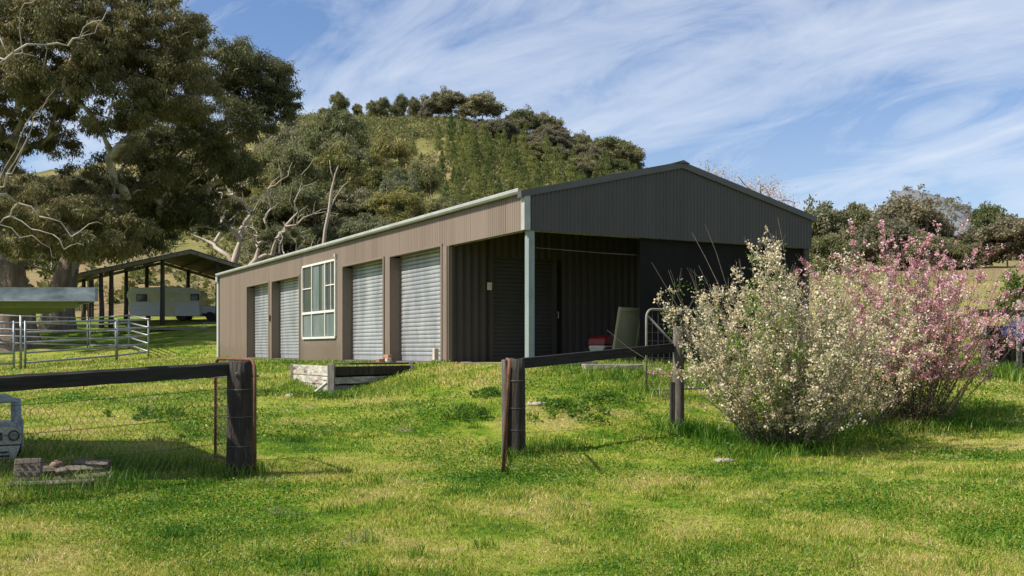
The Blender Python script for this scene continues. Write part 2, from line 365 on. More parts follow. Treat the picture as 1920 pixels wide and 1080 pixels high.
def G(X, Y):
    X = np.atleast_1d(np.asarray(X, float)); Y = np.atleast_1d(np.asarray(Y, float))
    X, Y = np.broadcast_arrays(X, Y); shp = X.shape; X = X.ravel(); Y = Y.ravel()
    out = np.empty(len(X))
    for a in range(0, len(X), 60000):
        x, y = X[a:a+60000], Y[a:a+60000]
        xc = np.clip(x, -34, 34); yc = np.clip(y, -14, 74)
        d2 = (xc[:, None]-PT[None, :, 0])**2+(yc[:, None]-PT[None, :, 1])**2
        zn = _tps(d2)@_W[:_n]+_W[_n]+_W[_n+1]*xc+_W[_n+2]*yc
        ys = np.maximum(y, 55); u = np.clip(x/ys*F_PX+960, TX[0], TX[-1])
        yi = np.clip(ys, TY[0], TY[-1])
        ix = np.clip(np.searchsorted(TX, u)-1, 0, len(TX)-2); iy = np.clip(np.searchsorted(TY, yi)-1, 0, len(TY)-2)
        fx = (u-TX[ix])/(TX[ix+1]-TX[ix]); fy = (yi-TY[iy])/(TY[iy+1]-TY[iy])
        fx = fx*fx*(3-2*fx)
        def zt(i, j): return CAMZ+(HOR-TAB[j, i])/F_PX*TY[j]
        za = zt(ix, iy)*(1-fx)+zt(ix+1, iy)*fx; zb = zt(ix, iy+1)*(1-fx)+zt(ix+1, iy+1)*fx
        zf = za*(1-fy)+zb*fy
        b = np.clip((y-56)/18, 0, 1); b = b*b*(3-2*b)
        z = zn*(1-b)+zf*b
        z += .018*np.sin(x*1.7+y*.6)*np.sin(y*1.3-x*.5)+.010*np.sin(x*4.1+1)*np.sin(y*3.7)
        out[a:a+60000] = z
    return out.reshape(shp)
def g(x, y): return float(G(x, y)[0])
def hit(px, py, y0=60, y1=480):
    """where the line of sight through a pixel meets the hill"""
    Y = np.arange(y0, y1, 1.0); u = (px-960)/F_PX; z = CAMZ+(HOR-py)/F_PX*Y
    k = np.nonzero(G(u*Y, Y) >= z)[0]
    y = Y[k[0]] if len(k) else y1-60
    return np.array([u*y, y, g(u*y, y)])
# terrain sheets: a fine grid near, a fan of rows far out
def grid(name, xs, ys, mat, fan=False):
    XX, YY = np.meshgrid(xs, ys)
    if fan: XX = XX*YY
    Z = G(XX, YY)
    if fan: Z = Z+np.clip((YY-90)/200, 0, 1)*1.2*(np.sin(XX*.21+YY*.05)*np.sin(YY*.17)+.5*np.sin(XX*.5)*np.sin(YY*.43+XX*.1))
    V = np.stack([XX, YY, Z], -1).reshape(-1, 3); nx, ny = XX.shape[1], XX.shape[0]
    i = np.arange(nx-1)[None, :]+np.arange(ny-1)[:, None]*nx
    Fc = np.stack([i, i+1, i+1+nx, i+nx], -1).reshape(-1, 4)
    o = np_mesh(name, V, Fc, mat, smooth=True); o['kind'] = 'structure'; return o
grid('ground', np.linspace(-75, 75, 320), np.concatenate([np.linspace(-30, 3, 20), np.linspace(3.3, 76, 330)]), m_ground)
grid('hillside', np.linspace(-1.6, 1.6, 300), np.concatenate([np.linspace(75.5, 480, 230), np.linspace(490, 1300, 30)]), m_hill, fan=True)
# far rocky hill beyond the right-hand trees
xs = np.linspace(330, 1500, 120); ys = np.linspace(1250, 2400, 40)
XX, YY = np.meshgrid(xs, ys)
cx, cy = at(1722, 0, 1700)[0], 1700
Z = 58*np.exp(-((XX-cx+22)/60)**2-((YY-cy)/330)**2)+150*np.exp(-((XX-cx-10)/260)**2-((YY-cy)/330)**2)+9*np.sin(XX*.06)*np.sin(YY*.03+XX*.02)+5*np.sin(XX*.17+YY*.05)+60
nx, ny = XX.shape[1], XX.shape[0]; i = np.arange(nx-1)[None, :]+np.arange(ny-1)[:, None]*nx
o = np_mesh('distant_hill', np.stack([XX, YY, Z*.98], -1).reshape(-1, 3), np.stack([i, i+1, i+1+nx, i+nx], -1).reshape(-1, 4), m_farrock, smooth=True); o['kind'] = 'structure'

# ------------------------------------------------------------------ helpers: foliage and branches
def leaf_quads(P, D, L, W, rng, N=None):
    """diamond leaves at P along D"""
    n = len(P); D = D/np.linalg.norm(D, axis=1, keepdims=True)
    R = rng.normal(size=(n, 3)) if N is None else N; S = np.cross(D, R); S /= np.linalg.norm(S, axis=1, keepdims=True)+1e-9
    L = np.broadcast_to(L, (n,))[:, None]*rng.uniform(.6, 1.3, (n, 1)); W = np.broadcast_to(W, (n,))[:, None]*rng.uniform(.7, 1.3, (n, 1))
    V = np.stack([P, P+D*L*.45+S*W*.5, P+D*L, P+D*L*.45-S*W*.5], 1).reshape(-1, 3)
    return V, np.arange(4*n).reshape(n, 4)
def clump_leaves(cs, rs, per, L, W, rng, droop=.8, flat=.7, shell=.45, form=0):
    """leaves gathered into clumps; every clump its own tone"""
    cs = np.asarray(cs, float); rs = np.asarray(rs, float); per = np.broadcast_to(per, (len(cs),)).astype(int)
    idx = np.repeat(np.arange(len(cs)), per); n = len(idx)
    d = rng.normal(size=(n, 3)); d /= np.linalg.norm(d, axis=1, keepdims=True)
    rad = rng.uniform(0, 1, n)**shell*rs[idx]
    # lumpy outline: radius modulated by direction
    ph = rng.uniform(0, 6.28, (len(cs), 3))
    rad *= .78+.30*np.sin(d[:, 0]*3.1+ph[idx, 0])*np.sin(d[:, 2]*3.7+ph[idx, 1])+.12*np.sin(d[:, 1]*7+ph[idx, 2])
    P = cs[idx]+d*rad[:, None]*np.array([1, 1, flat])
    D = rng.normal(size=(n, 3))*.6+d*.5; D[:, 2] -= droop*.8
    V, Fc = leaf_quads(P, D, L, W, rng, d+rng.normal(size=(n, 3))*form if form else None)
    tone = rng.uniform(.1, .9, len(cs))[idx]*.55+rng.uniform(0, 1, n)*.45
    return V, Fc, np.repeat(tone, 4)
def grow(base, targets, r_tip, rng, power=.47, sides=5, lift=.12, wob=.06, seglen=1.2, first=None):
    """limbs from a trunk path out to every target; limb thickness follows what it carries. returns an MB"""
    P = [np.array(b, float) for b in base]; par = [-1]+list(range(len(base)-1))
    first = len(base)//2 if first is None else first
    b0 = P[-1]; T_ = sorted([np.array(t, float) for t in targets], key=lambda q: np.linalg.norm(q-b0))
    chains = [list(range(len(P)))]
    for tg in T_:
        A = np.array(P[first:]); d = tg-A; L = np.linalg.norm(d, axis=1)
        cost = L+np.maximum(0, A[:, 2]-tg[2])*1.5+np.linalg.norm(A-b0, axis=1)*.30
        k = int(np.argmin(cost))+first; st = P[k]; ln = np.linalg.norm(tg-st)
        ns = max(2, min(7, int(ln/seglen)+1)); ch = [k]; pv = k
        for j in range(1, ns+1):
            f = j/ns; q = st+(tg-st)*f; q = q+np.array([0, 0, lift*ln*math.sin(PI*f)])+rng.normal(size=3)*wob*ln*math.sin(PI*f)
            P.append(q); par.append(pv); pv = len(P)-1; ch.append(pv)
        chains.append(ch)
    cnt = np.zeros(len(P)); 
    for ch in chains[1:]: cnt[ch[-1]] += 1
    for i in range(len(P)-1, -1, -1):
        if par[i] >= 0: cnt[par[i]] += cnt[i]
    r = r_tip*np.maximum(cnt, 1)**power
    mb = MB()
    for ci, ch in enumerate(chains):
        rr = [r[i] for i in ch]
        if ci: rr[0] = min(rr[0], rr[1]*1.25); rr[-1] *= .5
        mb.tube([P[i] for i in ch], rr, 10 if ci == 0 else sides, cap=False)
    return mb
def crown_points(rng, H, R, lo, n, lobes):
    """clump centres in an irregular crown made of a few lobes"""
    out = []; Ls = []
    for k in range(lobes):
        a = 2*PI*k/lobes+rng.uniform(-.5, .5); rr = R*rng.uniform(.25, .62)
        Ls.append((rr*math.cos(a), rr*math.sin(a), H*(lo+(1-lo)*rng.uniform(.22, .72)), R*rng.uniform(.40, .60)))
    Ls.append((0, 0, H*.78, R*.60)); Ls.append((0, 0, H*(lo+.35*(1-lo)), R*.7))
    while len(out) < n:
        x, y, z, r = Ls[rng.integers(len(Ls))]
        d = rng.normal(size=3); d /= np.linalg.norm(d)
        if d[2] < -.35: d[2] *= -.6
        p = np.array([x, y, z])+d*r*rng.uniform(.55, 1)*np.array([1, 1, .8])
        if p[2] < H: out.append(p)
    return np.array(out)
def tree_template(name, seed, H, R, lo, n, per, L, W, leaf, bark, cr=1.2, lobes=6, droop=.7, r_tip=.05, flat=.7, skel=.4, trunk_to=.45):
    rng = np.random.default_rng(seed); root = empty(name, (0, 0, 0))
    cs = crown_points(rng, H, R, lo, n, lobes)
    lean = rng.uniform(-.06, .06, 2)*H
    base = [np.array([lean[0]*f**2, lean[1]*f**2, H*trunk_to*f-.6*(f == 0)]) for f in np.linspace(0, 1, 6)]
    sel = cs[rng.permutation(n)[:max(6, int(n*skel))]]
    mb = grow(base, sel, r_tip, rng, seglen=H*.08)
    tr = build('trunk', mb, bark, root, smooth=True)
    V, Fc, rn = clump_leaves(cs, rng.uniform(.6, 1.2, n)*cr, per, L, W, rng, droop, flat, .3, .55)
    np_mesh('crown', V, Fc, leaf, root, rnd=rn)
    root['_H'] = float(np.percentile(V[:, 2], 99.95)); root['_R'] = float(np.percentile(np.hypot(V[:, 0], V[:, 1]), 97))
    return root
def conifer_template(name, seed, H, R, n, L, leaf):
    rng = np.random.default_rng(seed); root = empty(name, (0, 0, 0))
    mb = MB(); mb.tube([(0, 0, -.6), (0, 0, H*.5), (0, 0, H*.95)], [H*.018, H*.012, H*.003], 6)
    f = rng.uniform(0, 1, n)**1.0; z = H*(.10+.90*f)
    prof = R*np.sin(np.clip(f*.93+.12, 0, 1)**.62*PI)**.8*(.8+.35*np.sin(f*23+rng.uniform(0, 6)))
    a = rng.uniform(0, 2*PI, n); lob = 1+.22*np.sin(a*3+f*9+seed)
    r = prof*lob*rng.uniform(.35, 1.0, n)**.5
    P = np.stack([r*np.cos(a), r*np.sin(a), z], 1)
    O = np.stack([np.cos(a), np.sin(a), np.full(n, .35)], 1)
    D = np.stack([np.cos(a)*.3, np.sin(a)*.3, np.full(n, .9)], 1)+rng.normal(size=(n, 3))*.3
    V, Fc = leaf_quads(P, D, L, L*.42, rng, O+rng.normal(size=(n, 3))*.2)
    build('trunk', mb, m_barkf, root); np_mesh('crown', V, Fc, leaf, root, rnd=np.repeat(rng.uniform(0, 1, n), 4))
    root['_H'] = H; root['_R'] = R; return root
used = set()
def plant(tmpl, loc, h, wd, label, cat='tree', group=None, rz=None, name=None, rng=random):
    """a copy of a template tree, scaled to height h and crown width wd (metres)"""
    o = tmpl if tmpl.name not in used else copy_tree(tmpl)
    used.add(tmpl.name); H, R = tmpl['_H'], tmpl['_R']
    o.location = tuple(map(float, loc)); o.scale = (wd/(2*R), wd/(2*R), h/H)
    o.rotation_euler[2] = rng.uniform(0, 2*PI) if rz is None else rz
    return tag(o, label, cat, group)

# ------------------------------------------------------------------ the big farm shed
RZ = math.atan2(BX[1], BX[0])
shed = empty('farm_shed', (SO[0], SO[1], SLAB), RZ, 'large brown corrugated steel shed with roller doors and an open bay under its dark gable', 'shed')
W_, L_, EH, LH, AH = 7.47, 24.6, 3.225, 2.54, 4.085
def corr(mb, axis, c0, u0, u1, zl, zh, pitch=.09, amp=.014, out=-1):
    """upright corrugated sheet along axis ('x' or 'y'), at the other coordinate c0"""
    n = max(2, int((u1-u0)/pitch*6)); b = len(mb.v)
    for i in range(n+1):
        u = u0+(u1-u0)*i/n; ph = (u/pitch) % 1.0
        o_ = amp*out*(0 if ph < .42 else (1 if .52 < ph < .9 else ((ph-.42)/.1 if ph <= .52 else (1-ph)/.1)))
        for z in (zl(u) if callable(zl) else zl, zh(u) if callable(zh) else zh):
            mb.v.append((u, c0+o_, z) if axis == 'x' else (c0+o_, u, z))
    for i in range(n): mb.f.append((b+2*i, b+2*i+2, b+2*i+3, b+2*i+1))
ops = [(3.71, 6.64), (7.11, 10.06), (14.02, 17.02), (17.43, 20.25)]; win = (10.61, 13.59, .62, 2.80)
mb = MB()
corr(mb, 'y', 0, 0.02, 3.36, LH, EH)                      # fascia over the open bay
for a, b in ops: corr(mb, 'y', 0, a, b, LH, EH)
for a, b in [(3.36, 3.71), (6.64, 7.11), (10.06, 10.61), (13.59, 14.02), (17.02, 17.43), (20.25, L_)]: corr(mb, 'y', 0, a, b, -.10, EH)
corr(mb, 'y', 0, win[0], win[1], -.10, win[2]); corr(mb, 'y', 0, win[0], win[1], win[3], EH)
build('side_wall', mb, m_brown, shed)
def rake(x): return EH+(AH-EH)*(1-abs(x-W_/2)/(W_/2))-.03
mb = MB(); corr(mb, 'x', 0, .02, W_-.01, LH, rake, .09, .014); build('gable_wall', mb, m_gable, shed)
mb = MB(); corr(mb, 'x', L_, 0, W_, -.1, rake, .2); build('rear_wall', mb, m_brown, shed)
mb = MB(); corr(mb, 'y', W_, 3.36, L_, -.1, EH, .2, out=1); corr(mb, 'y', W_, 0, 3.36, LH, EH, .2, out=1); build('far_side_wall', mb, m_brown, shed)
mb = MB()
for a, b in [(0.02, 1.07), (2.87, W_)]: corr(mb, 'x', 3.36, a, b, -.1, 3.3, .19, .028)
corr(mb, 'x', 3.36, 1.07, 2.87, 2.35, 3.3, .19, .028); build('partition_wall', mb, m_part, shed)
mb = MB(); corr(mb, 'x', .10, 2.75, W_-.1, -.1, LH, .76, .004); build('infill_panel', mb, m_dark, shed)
# roof: two sheets, ridge cap, barge trims
mb = MB()
for sgn, xa in ((1, -.10), (-1, W_+.10)):
    xm = W_/2; th = math.atan2(AH-EH, W_/2); n = int((L_+.1)/.2*4); b = len(mb.v)
    for i in range(n+1):
        y = -.05+(L_+.1)*i/n; o_ = .022*(i % 4 in (1, 2))
        za = EH-.10*math.tan(th)*1+.035; mb.v += [(xa, y, za+o_), (xm, y, AH+.035+o_)]
    for i in range(n):
        q = (b+2*i, b+2*i+1, b+2*i+3, b+2*i+2); mb.f.append(q if sgn > 0 else q[::-1])
build('roof', mb, m_roof, shed)
mb = MB()
for sgn in (-1, 1):
    xe = W_/2+sgn*(W_/2+.12); ze = EH-.12*math.tan(math.atan2(AH-EH, W_/2))
    mb.add([(xe, -.055, ze-.05), (xe, -.055, ze+.075), (W_/2, -.055, AH+.085), (W_/2, -.055, AH-.05), (xe, .09, ze-.05), (xe, .09, ze+.075), (W_/2, .09, AH+.085), (W_/2, .09, AH-.05)],
           [(0, 3, 2, 1), (4, 5, 6, 7), (1, 2, 6, 5), (0, 4, 7, 3), (0, 1, 5, 4)])
build('barge_trim', mb, m_barge, shed)
mb = MB(); mb.prism([(W_/2-.18, AH+.05), (W_/2, AH+.11), (W_/2+.18, AH+.05)], -.09, L_+.06, 'y'); build('ridge_cap', mb, m_barge, shed)
# gutters with quad profile
prof = [(-.02, EH+.025), (-.02, EH+.01), (-.11, EH+.01), (-.135, EH+.045), (-.135, EH+.095), (-.125, EH+.107), (-.115, EH+.095), (-.115, EH+.05), (-.10, EH+.025), (-.03, EH+.025)]
mb = MB(); mb.prism(prof, .05, L_+.1, 'y'); build('gutter', mb, m_gut, shed)
mb = MB(); mb.prism([(W_-p[0], p[1]) for p in prof], .05, L_+.1, 'y'); build('gutter', mb, m_gut, shed)
mb = MB(); mb.tube([(-.11, L_-.05, EH-.02), (-.11, L_-.05, EH-.22), (-.06, L_-.04, EH-.30), (-.06, L_-.04, -.1)], .05, 8); build('downpipe', mb, m_pipe, shed)
# corner post and corner trim
mb = MB(); mb.box((.02, .02, (EH+LH)/2-.01), (.13, .13, EH-LH-.02)); build('corner_trim', mb, m_gut, shed)
mb = MB(); mb.box((.09, .085, (LH-.14)/2), (.02, .15, LH+.14)); mb.box((.155, .02, (LH-.14)/2), (.11, .02, LH+.14)); mb.box((.155, .15, (LH-.14)/2), (.11, .02, LH+.14)); build('corner_post', mb, m_post, shed, bevel=.004)
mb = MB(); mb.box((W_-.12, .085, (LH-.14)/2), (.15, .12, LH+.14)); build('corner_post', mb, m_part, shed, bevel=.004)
mb = MB(); mb.box((-.005, 3.46, (LH-.1)/2), (.09, .20, LH+.1)); mb.box((.03, 3.35, (LH-.1)/2-.001), (.10, .045, LH+.1)); build('bay_corner_trim', mb, m_trim, shed, bevel=.004)
for xx in (1.03, 2.69): mb = MB(); mb.box((xx, 3.32, 1.6), (.10, .07, 3.4)); build('partition_trim', mb, m_part, shed)
mb = MB(); mb.box((2.80, 3.33, 1.16), (.14, .045, 2.34)); d_ = build('side_door', mb, m_dark, shed)
mb = MB(); mb.tube([(2.76, 3.30, 1.0), (2.76, 3.25, 1.0), (2.76, 3.25, 1.14), (2.76, 3.30, 1.14)], .012, 6); build('handle', mb, m_galv2, d_)
mb = MB(); mb.box((.98, 3.29, 1.68), (.11, .03, .17)); build('switch_box', mb, m_cream, shed, bevel=.005)
mb = MB(); mb.box((W_/2, .15, LH+.06), (W_-.3, .06, .12)); mb.box((.12, 1.8, LH+.06), (.06, 3.1, .12)); build('bay_beam', mb, m_post, shed)
mb = MB(); mb.box((W_/2, L_/2+.2, -.11), (W_-.04, L_-.4, .2)); build('slab', mb, m_floor, shed, bevel=.01)
for k in range(1, 6):
    x = W_*k/6; mb = MB(); mb.box((x, 1.7, rake(x)-.12), (.06, 3.25, .10)); build('purlin', mb, m_part, shed)
mb = MB(); mb.tube([(.2, .3, 2.25), (2.0, .25, 2.21), (4.5, .2, 2.2)], .006, 4); build('line_wire', mb, m_wire, shed)
# roller doors
def roller(axis, c0, u0, u1, z0, z1, pitch, amp, mat, name, sgn=-1, rail=True):
    mb = MB(); n = int((z1-z0-.12)/pitch*12); b = 0
    mb.box(((c0, (u0+u1)/2, z0+.06) if axis == 'y' else ((u0+u1)/2, c0, z0+.06)), ((.03, u1-u0, .12) if axis == 'y' else (u1-u0, .03, .12)))
    b = len(mb.v)
    for i in range(n+1):
        z = z0+.12+(z1-z0-.12)*i/n; ph = ((z-z0-.12)/pitch) % 1.0; o_ = sgn*amp*(abs(math.sin(PI*ph))**.30)
        for u in (u0, u1): mb.v.append((c0+o_, u, z) if axis == 'y' else (u, c0+o_, z))
    for i in range(n): mb.f.append((b+2*i, b+2*i+1, b+2*i+3, b+2*i+2))
    return build(name, mb, mat, shed)
lab = ['nearest roller door beside the open bay', 'roller door right of the window', 'roller door left of the window', 'farthest roller door by the white downpipe']
for (a, b), lb in zip(ops, lab):
    d = roller('y', .29, a, b, 0, LH+.08, .10, .030, m_galv, 'roller_door'); d['label'] = lb
    mb = MB(); mb.box((.135, b+.012, LH/2-.05), (.32, .024, LH+.09)); mb.box((.135, a-.012, LH/2-.05), (.32, .024, LH+.09)); mb.box((.137, (a+b)/2, LH+.055), (.32, b-a+.05, .022))
    for u in (a-.035, b+.035): mb.box((-.022, u, LH/2-.04), (.022, .07, LH+.12))
    mb.box((-.0225, (a+b)/2, LH+.045), (.021, b-a+.138, .05)); build('door_surround', mb, m_trim, shed)
    for yy in (a+.02, b-.02): mb = MB(); mb.box((.262, yy, LH/2), (.03, .045, LH)); build('door_guide', mb, m_trim, d)
roller('x', 3.355, 1.08, 2.65, 0, 2.36, .088, .02, m_slatd, 'bay_roller_door')
mb = MB(); mb.box((-.04, 17.22, 1.34), (.03, .07, .2)); build('switch_box', mb, m_black, shed)
mb = MB(); mb.box((-.05, 10.58, 2.92), (.07, .09, .09)); build('wall_light', mb, m_white, shed)
# window: frame, panes, curtains
wy0, wy1, wz0, wz1 = win; zm = 1.37
f = MB(); X0 = -.035
def bar(u0, u1, z0, z1, t=.05, d=.06): f.box((X0, (u0+u1)/2, (z0+z1)/2), (d, max(u1-u0, t), max(z1-z0, t)))
bar(wy0, wy1, wz0, wz0, .06); bar(wy0, wy1, wz1, wz1, .06); bar(wy0, wy0, wz0+.03, wz1-.03, .06, .064); bar(wy1, wy1, wz0+.03, wz1-.03, .06, .064); bar(wy0+.03, wy1-.03, zm, zm, .07, .066)
c1, c2 = wy0+.85, wy0+2.05
for c in (c1, c2): bar(c, c, wz0+.04, wz1-.04, .045, .07)
for c in (wy0+.38,): bar(c, c, zm+.05, wz1-.04, .025, .04)
for a, b in ((wy0, c1), (c2, wy1)): bar(a+.04, b-.04, (zm+wz1)/2+.03, (zm+wz1)/2+.03, .03, .045)
wf = build('window', f, m_frame, shed, bevel=.004)
mb = MB(); mb.box((-.018, (wy0+wy1)/2, (wz0+wz1)/2), (.006, wy1-wy0-.04, wz1-wz0-.04)); build('pane', mb, m_glass, wf)
mb = MB()
for a, b, z0, z1 in ((c1+.05, c1+.36, zm+.05, wz1-.04), (c1+.62, c2-.06, zm+.05, wz1-.04), (c1+.04, c2-.04, wz0+.04, zm-.05), (wy0+.06, c1-.05, wz0+.04, zm-.05), (c2+.05, wy1-.07, wz0+.04, zm-.06)):
    n = max(4, int((b-a)/.03)); k = len(mb.v)
    for i in range(n+1):
        y = a+(b-a)*i/n
        for z in (z0, z1): mb.v.append((-.0275+.004*math.sin(i*2.1), y, z))
    for i in range(n): mb.f.append((k+2*i, k+2*i+2, k+2*i+3, k+2*i+1))
build('curtain', mb, m_curt, wf)

# ------------------------------------------------------------------ small things round the shed
def S(x, y, z=0):
    q = SO+BX*x+AY*y; return (float(q[0]), float(q[1]), SLAB+z)
def brick_at(loc, rz, mat, label, group=None, sz=(.23, .11, .08)):
    mb = MB(); mb.box((0, 0, sz[2]/2), sz, jit=.004); o = build('brick', mb, mat, bevel=.006, loc=loc, rz=rz); return tag(o, label, 'brick', group)
brick_at(S(-.15, 6.45, -.02), RZ+1.4, m_pbrick, 'pale brick at the bottom of the pair beside the near roller door')
brick_at(S(-.14, 6.50, .065), RZ+1.7, m_brick, 'red brick lying on the pale brick beside the near roller door')
brick_at(S(-.28, 6.62, -.04), RZ+.5, m_brick, 'red brick on the grass left of the stacked pair')
brick_at(S(-.14, 3.86, -.05), RZ+1.2, m_pbrick, 'pale block lying at the right foot of the nearest roller door')
o = brick_at(S(-.10, 3.82, .035), RZ+1.5, m_pbrick, 'pale block standing upright at the foot of the bay corner', sz=(.12, .10, .26))
brick_at(S(-.02, 2.9, -.08), RZ+.7, m_brick, 'red brick on the grass at the mouth of the open bay')
brick_at(S(.25, 3.0, -.08), RZ+.2, m_pbrick, 'pale brick behind the red one at the mouth of the open bay')
# leaning panel in the bay
pn = at(1185, 690, 21.0); r = empty('leaning_board', (pn[0], pn[1], SLAB), RZ+.12, 'faded olive framed panel leaning inside the open bay', 'panel')
mb = MB(); mb.box((0, .16, .56), (.60, .03, 1.14), rx=.22); build('board', mb, m_beige, r)
mb = MB()
for x in (-.31, .31): mb.box((x, .145, .56), (.06, .06, 1.2), rx=.22)
for z in (.05, 1.10): mb.box((0, .145+(z-.56)*-.22, z), (.56, .055, .07), rx=.22)
build('board_frame', mb, m_beige, r, bevel=.005)
# red mower deck in the dark bay
mw = at(1138, 655, 22.0); r = empty('ride_on_mower', (mw[0], mw[1], SLAB), RZ+.3, 'red and white ride-on mower parked in the dark open bay', 'mower'); r.scale = (.85, .85, .85)
mb = MB(); mb.prism([(-.45, .42), (-.42, .60), (-.30, .68), (.30, .70), (.42, .62), (.46, .42)], -.28, .28, 'y'); build('bonnet', mb, m_red, r, bevel=.04)
mb = MB(); mb.prism([(-.40, .22), (-.44, .42), (.46, .42), (.40, .22)], -.26, .26, 'y'); build('deck', mb, m_white, r, bevel=.03)
mb = MB(); mb.box((.62, 0, .66), (.36, .36, .10)); mb.box((.82, 0, .86), (.08, .36, .40)); build('seat', mb, m_black, r, bevel=.04)
for x, rr in ((-.32, .19), (.66, .27)):
    for y in (-.30, .30):
        mb = MB(); mb.tube([(x, y-.07, rr), (x, y+.07, rr)], rr, 18); build('wheel', mb, m_black, r, bevel=.02)
# stone/concrete step in front of bay
mb = MB(); mb.box((0, 0, .04), (1.1, .34, .10), jit=.015); q = at(1148, 686, 19.0)
tag(build('paving_slab', mb, m_rock, loc=(q[0], q[1], g(q[0], q[1])+.02), rz=.15, bevel=.01), 'pale flat slab lying in the grass in front of the open bay', 'slab')
mb = MB(); mb.box((0, 0, .03), (1.5, .18, .09), jit=.012); q = at(1048, 688, 19.2)
tag(build('edging_plank', mb, m_gwood, loc=(q[0], q[1], g(q[0], q[1])+.01), rz=.2, bevel=.008), 'grey plank edging the soil in front of the open bay', 'plank')
def clod(name, px, py, Y, sz, mat, label, cat, seed=0):
    rng = np.random.default_rng(seed+7); p = at(px, py, Y); mb = MB(); N = 12; M = 7
    for j in range(M+1):
        for i in range(N):
            th = PI*j/M; ph = 2*PI*i/N; k = 1+.2*rng.normal()*.6
            mb.v.append((sz[0]*math.sin(th)*math.cos(ph)*k, sz[1]*math.sin(th)*math.sin(ph)*k, sz[2]*math.cos(th)*k))
    for j in range(M):
        for i in range(N): mb.f.append((j*N+i, (j+1)*N+i, (j+1)*N+(i+1) % N, j*N+(i+1) % N))
    o = build(name, mb, mat, smooth=True, loc=(p[0], p[1], g(p[0], p[1])+sz[2]*.3)); return tag(o, label, cat)
clod('flat_stone', 1008, 737, 15.4, (.19, .12, .035), m_rock, 'pale flat stone in the grass beyond the middle gate post', 'stone', 1)
clod('half_buried_stone', 1357, 842, 12.3, (.14, .09, .03), m_rock, 'half buried pale stone in the lawn before the white bush', 'stone', 2)
clod('dirt_mound', 545, 745, 18, (.10, .08, .06), m_rock, 'pale stone below the left end of the plank box', 'stone', 3)

# low retaining box of flaking planks
A0 = at(551, 688, 21.6); B0 = at(622, 690, 19.4); C0 = at(772, 684, 21.3)
r = empty('plank_retaining_box', (B0[0], B0[1], 0), 0, 'low retaining box of flaking white planks below the roller doors', 'planter box')
def board(mb, a, b, z0, z1, th=.04, off=(0, 0)):
    a = np.array(a[:2])-B0[:2]+off; b = np.array(b[:2])-B0[:2]+off; d = b-a; mb.box(((a[0]+b[0])/2, (a[1]+b[1])/2, (z0+z1)/2), (np.linalg.norm(d), th, z1-z0), rz=math.atan2(d[1], d[0]), jit=.006)
z = 1.10
for k, h in enumerate((.20, .15, .16)):
    mb = MB(); board(mb, A0, B0, z-h, z, .045); o = build('plank', mb, m_pwood, r, bevel=.008)
    mb = MB(); board(mb, B0, C0, z-h+.01, z-.01, .045 if k else .06); o = build('plank', mb, (m_bwood, m_pwood, m_gwood)[k], r, bevel=.008); z -= h+.012
mb = MB(); mb.box((0, -.05, .78), (.13, .12, .72)); build('post', mb, m_gwood, r, bevel=.008)
mb = MB(); q = A0-B0; mb.box((q[0]-.03, q[1], .84), (.07, .10, .55)); build('post', mb, m_gwood, r, bevel=.008)
mb = MB(); q = C0-B0; mb.box((q[0], q[1]-.05, 1.0), (.08, .08, .34)); build('post', mb, m_gwood, r, bevel=.008)
mb = MB(); mb.tube([(-.42, -.12, .50), (-.08, -.08, .78)], .035, 6); build('strut', mb, m_pwood, r)
mb = MB(); D0 = at(640, 680, 23.0); E0 = at(775, 676, 23.2)
v = [np.array(q)[:2]-B0[:2] for q in (B0+[.05, .1, 0], C0, E0, D0, A0+[.1, .1, 0])]
mb.prism([tuple(q) for q in v], .93, 1.02, 'z'); build('fill', mb, m_dirt, r)
q0, q1 = at(640, 681, 20.9), at(762, 679, 21.9); mb = MB(); d = q1-q0
mb.box(((q0[0]+q1[0])/2-B0[0], (q0[1]+q1[1])/2-B0[1], 1.125), (np.linalg.norm(d[:2]), .7, .03), rz=math.atan2(d[1], d[0])); 
o = build('dark_sheet', mb, m_bwood, bevel=.004); o.location = (B0[0], B0[1], 0); tag(o, 'dark flat board lying over the plank retaining box', 'board')

# ------------------------------------------------------------------ posts, rails, gates of the near fence
def post(name, px, pyb, Y, h, rad, label, mat=m_bwood, lean=(0, 0), seed=0, part_of=None):
    rng = random.Random(seed); p = at(px, pyb, Y); zb = g(p[0], p[1]); mb = MB(); n = 22; K = 9
    prof_ = [1+rng.uniform(-.035, .035) for _ in range(n)]
    for k in range(K+1):
        f_ = k/K; r_ = rad*(1.04-.09*f_)*(1+rng.uniform(-.012, .012)); z_ = -.25+(h+.25)*f_
        if k == K: r_ *= .95
        for i in range(n):
            a_ = 2*PI*i/n; mb.v.append((r_*prof_[i]*math.cos(a_)+lean[0]*f_, r_*prof_[i]*math.sin(a_)+lean[1]*f_, z_+(.012*math.sin(a_*2+seed) if k == K else 0)))
    for k in range(K):
        for i in range(n): mb.f.append((k*n+i, k*n+(i+1) % n, (k+1)*n+(i+1) % n, (k+1)*n+i))
    b = len(mb.v); mb.v.append((lean[0], lean[1], h)); mb.f += [(K*n+i, K*n+(i+1) % n, b) for i in range(n)]
    return mb, (p[0], p[1], zb)
def ring(r, z, cx=0, cy=0): return [(cx+r*math.cos(a), cy+r*math.sin(a), z+.01*math.sin(a)) for a in np.linspace(0, 2*PI, 17)]
zP1 = at(450, 677, 10.4)[2]; p1b = at(450, 893, 10.4); h1 = zP1-g(p1b[0], p1b[1])
r = empty('gate_post', (p1b[0], p1b[1], g(p1b[0], p1b[1])), 0, 'thick blackened timber post at the right end of the left rail', 'fence post')
mb, l = post('gate_post', 450, 893, 10.4, h1, .132, '', seed=1); build('timber', mb, m_bwood, r, smooth=True)
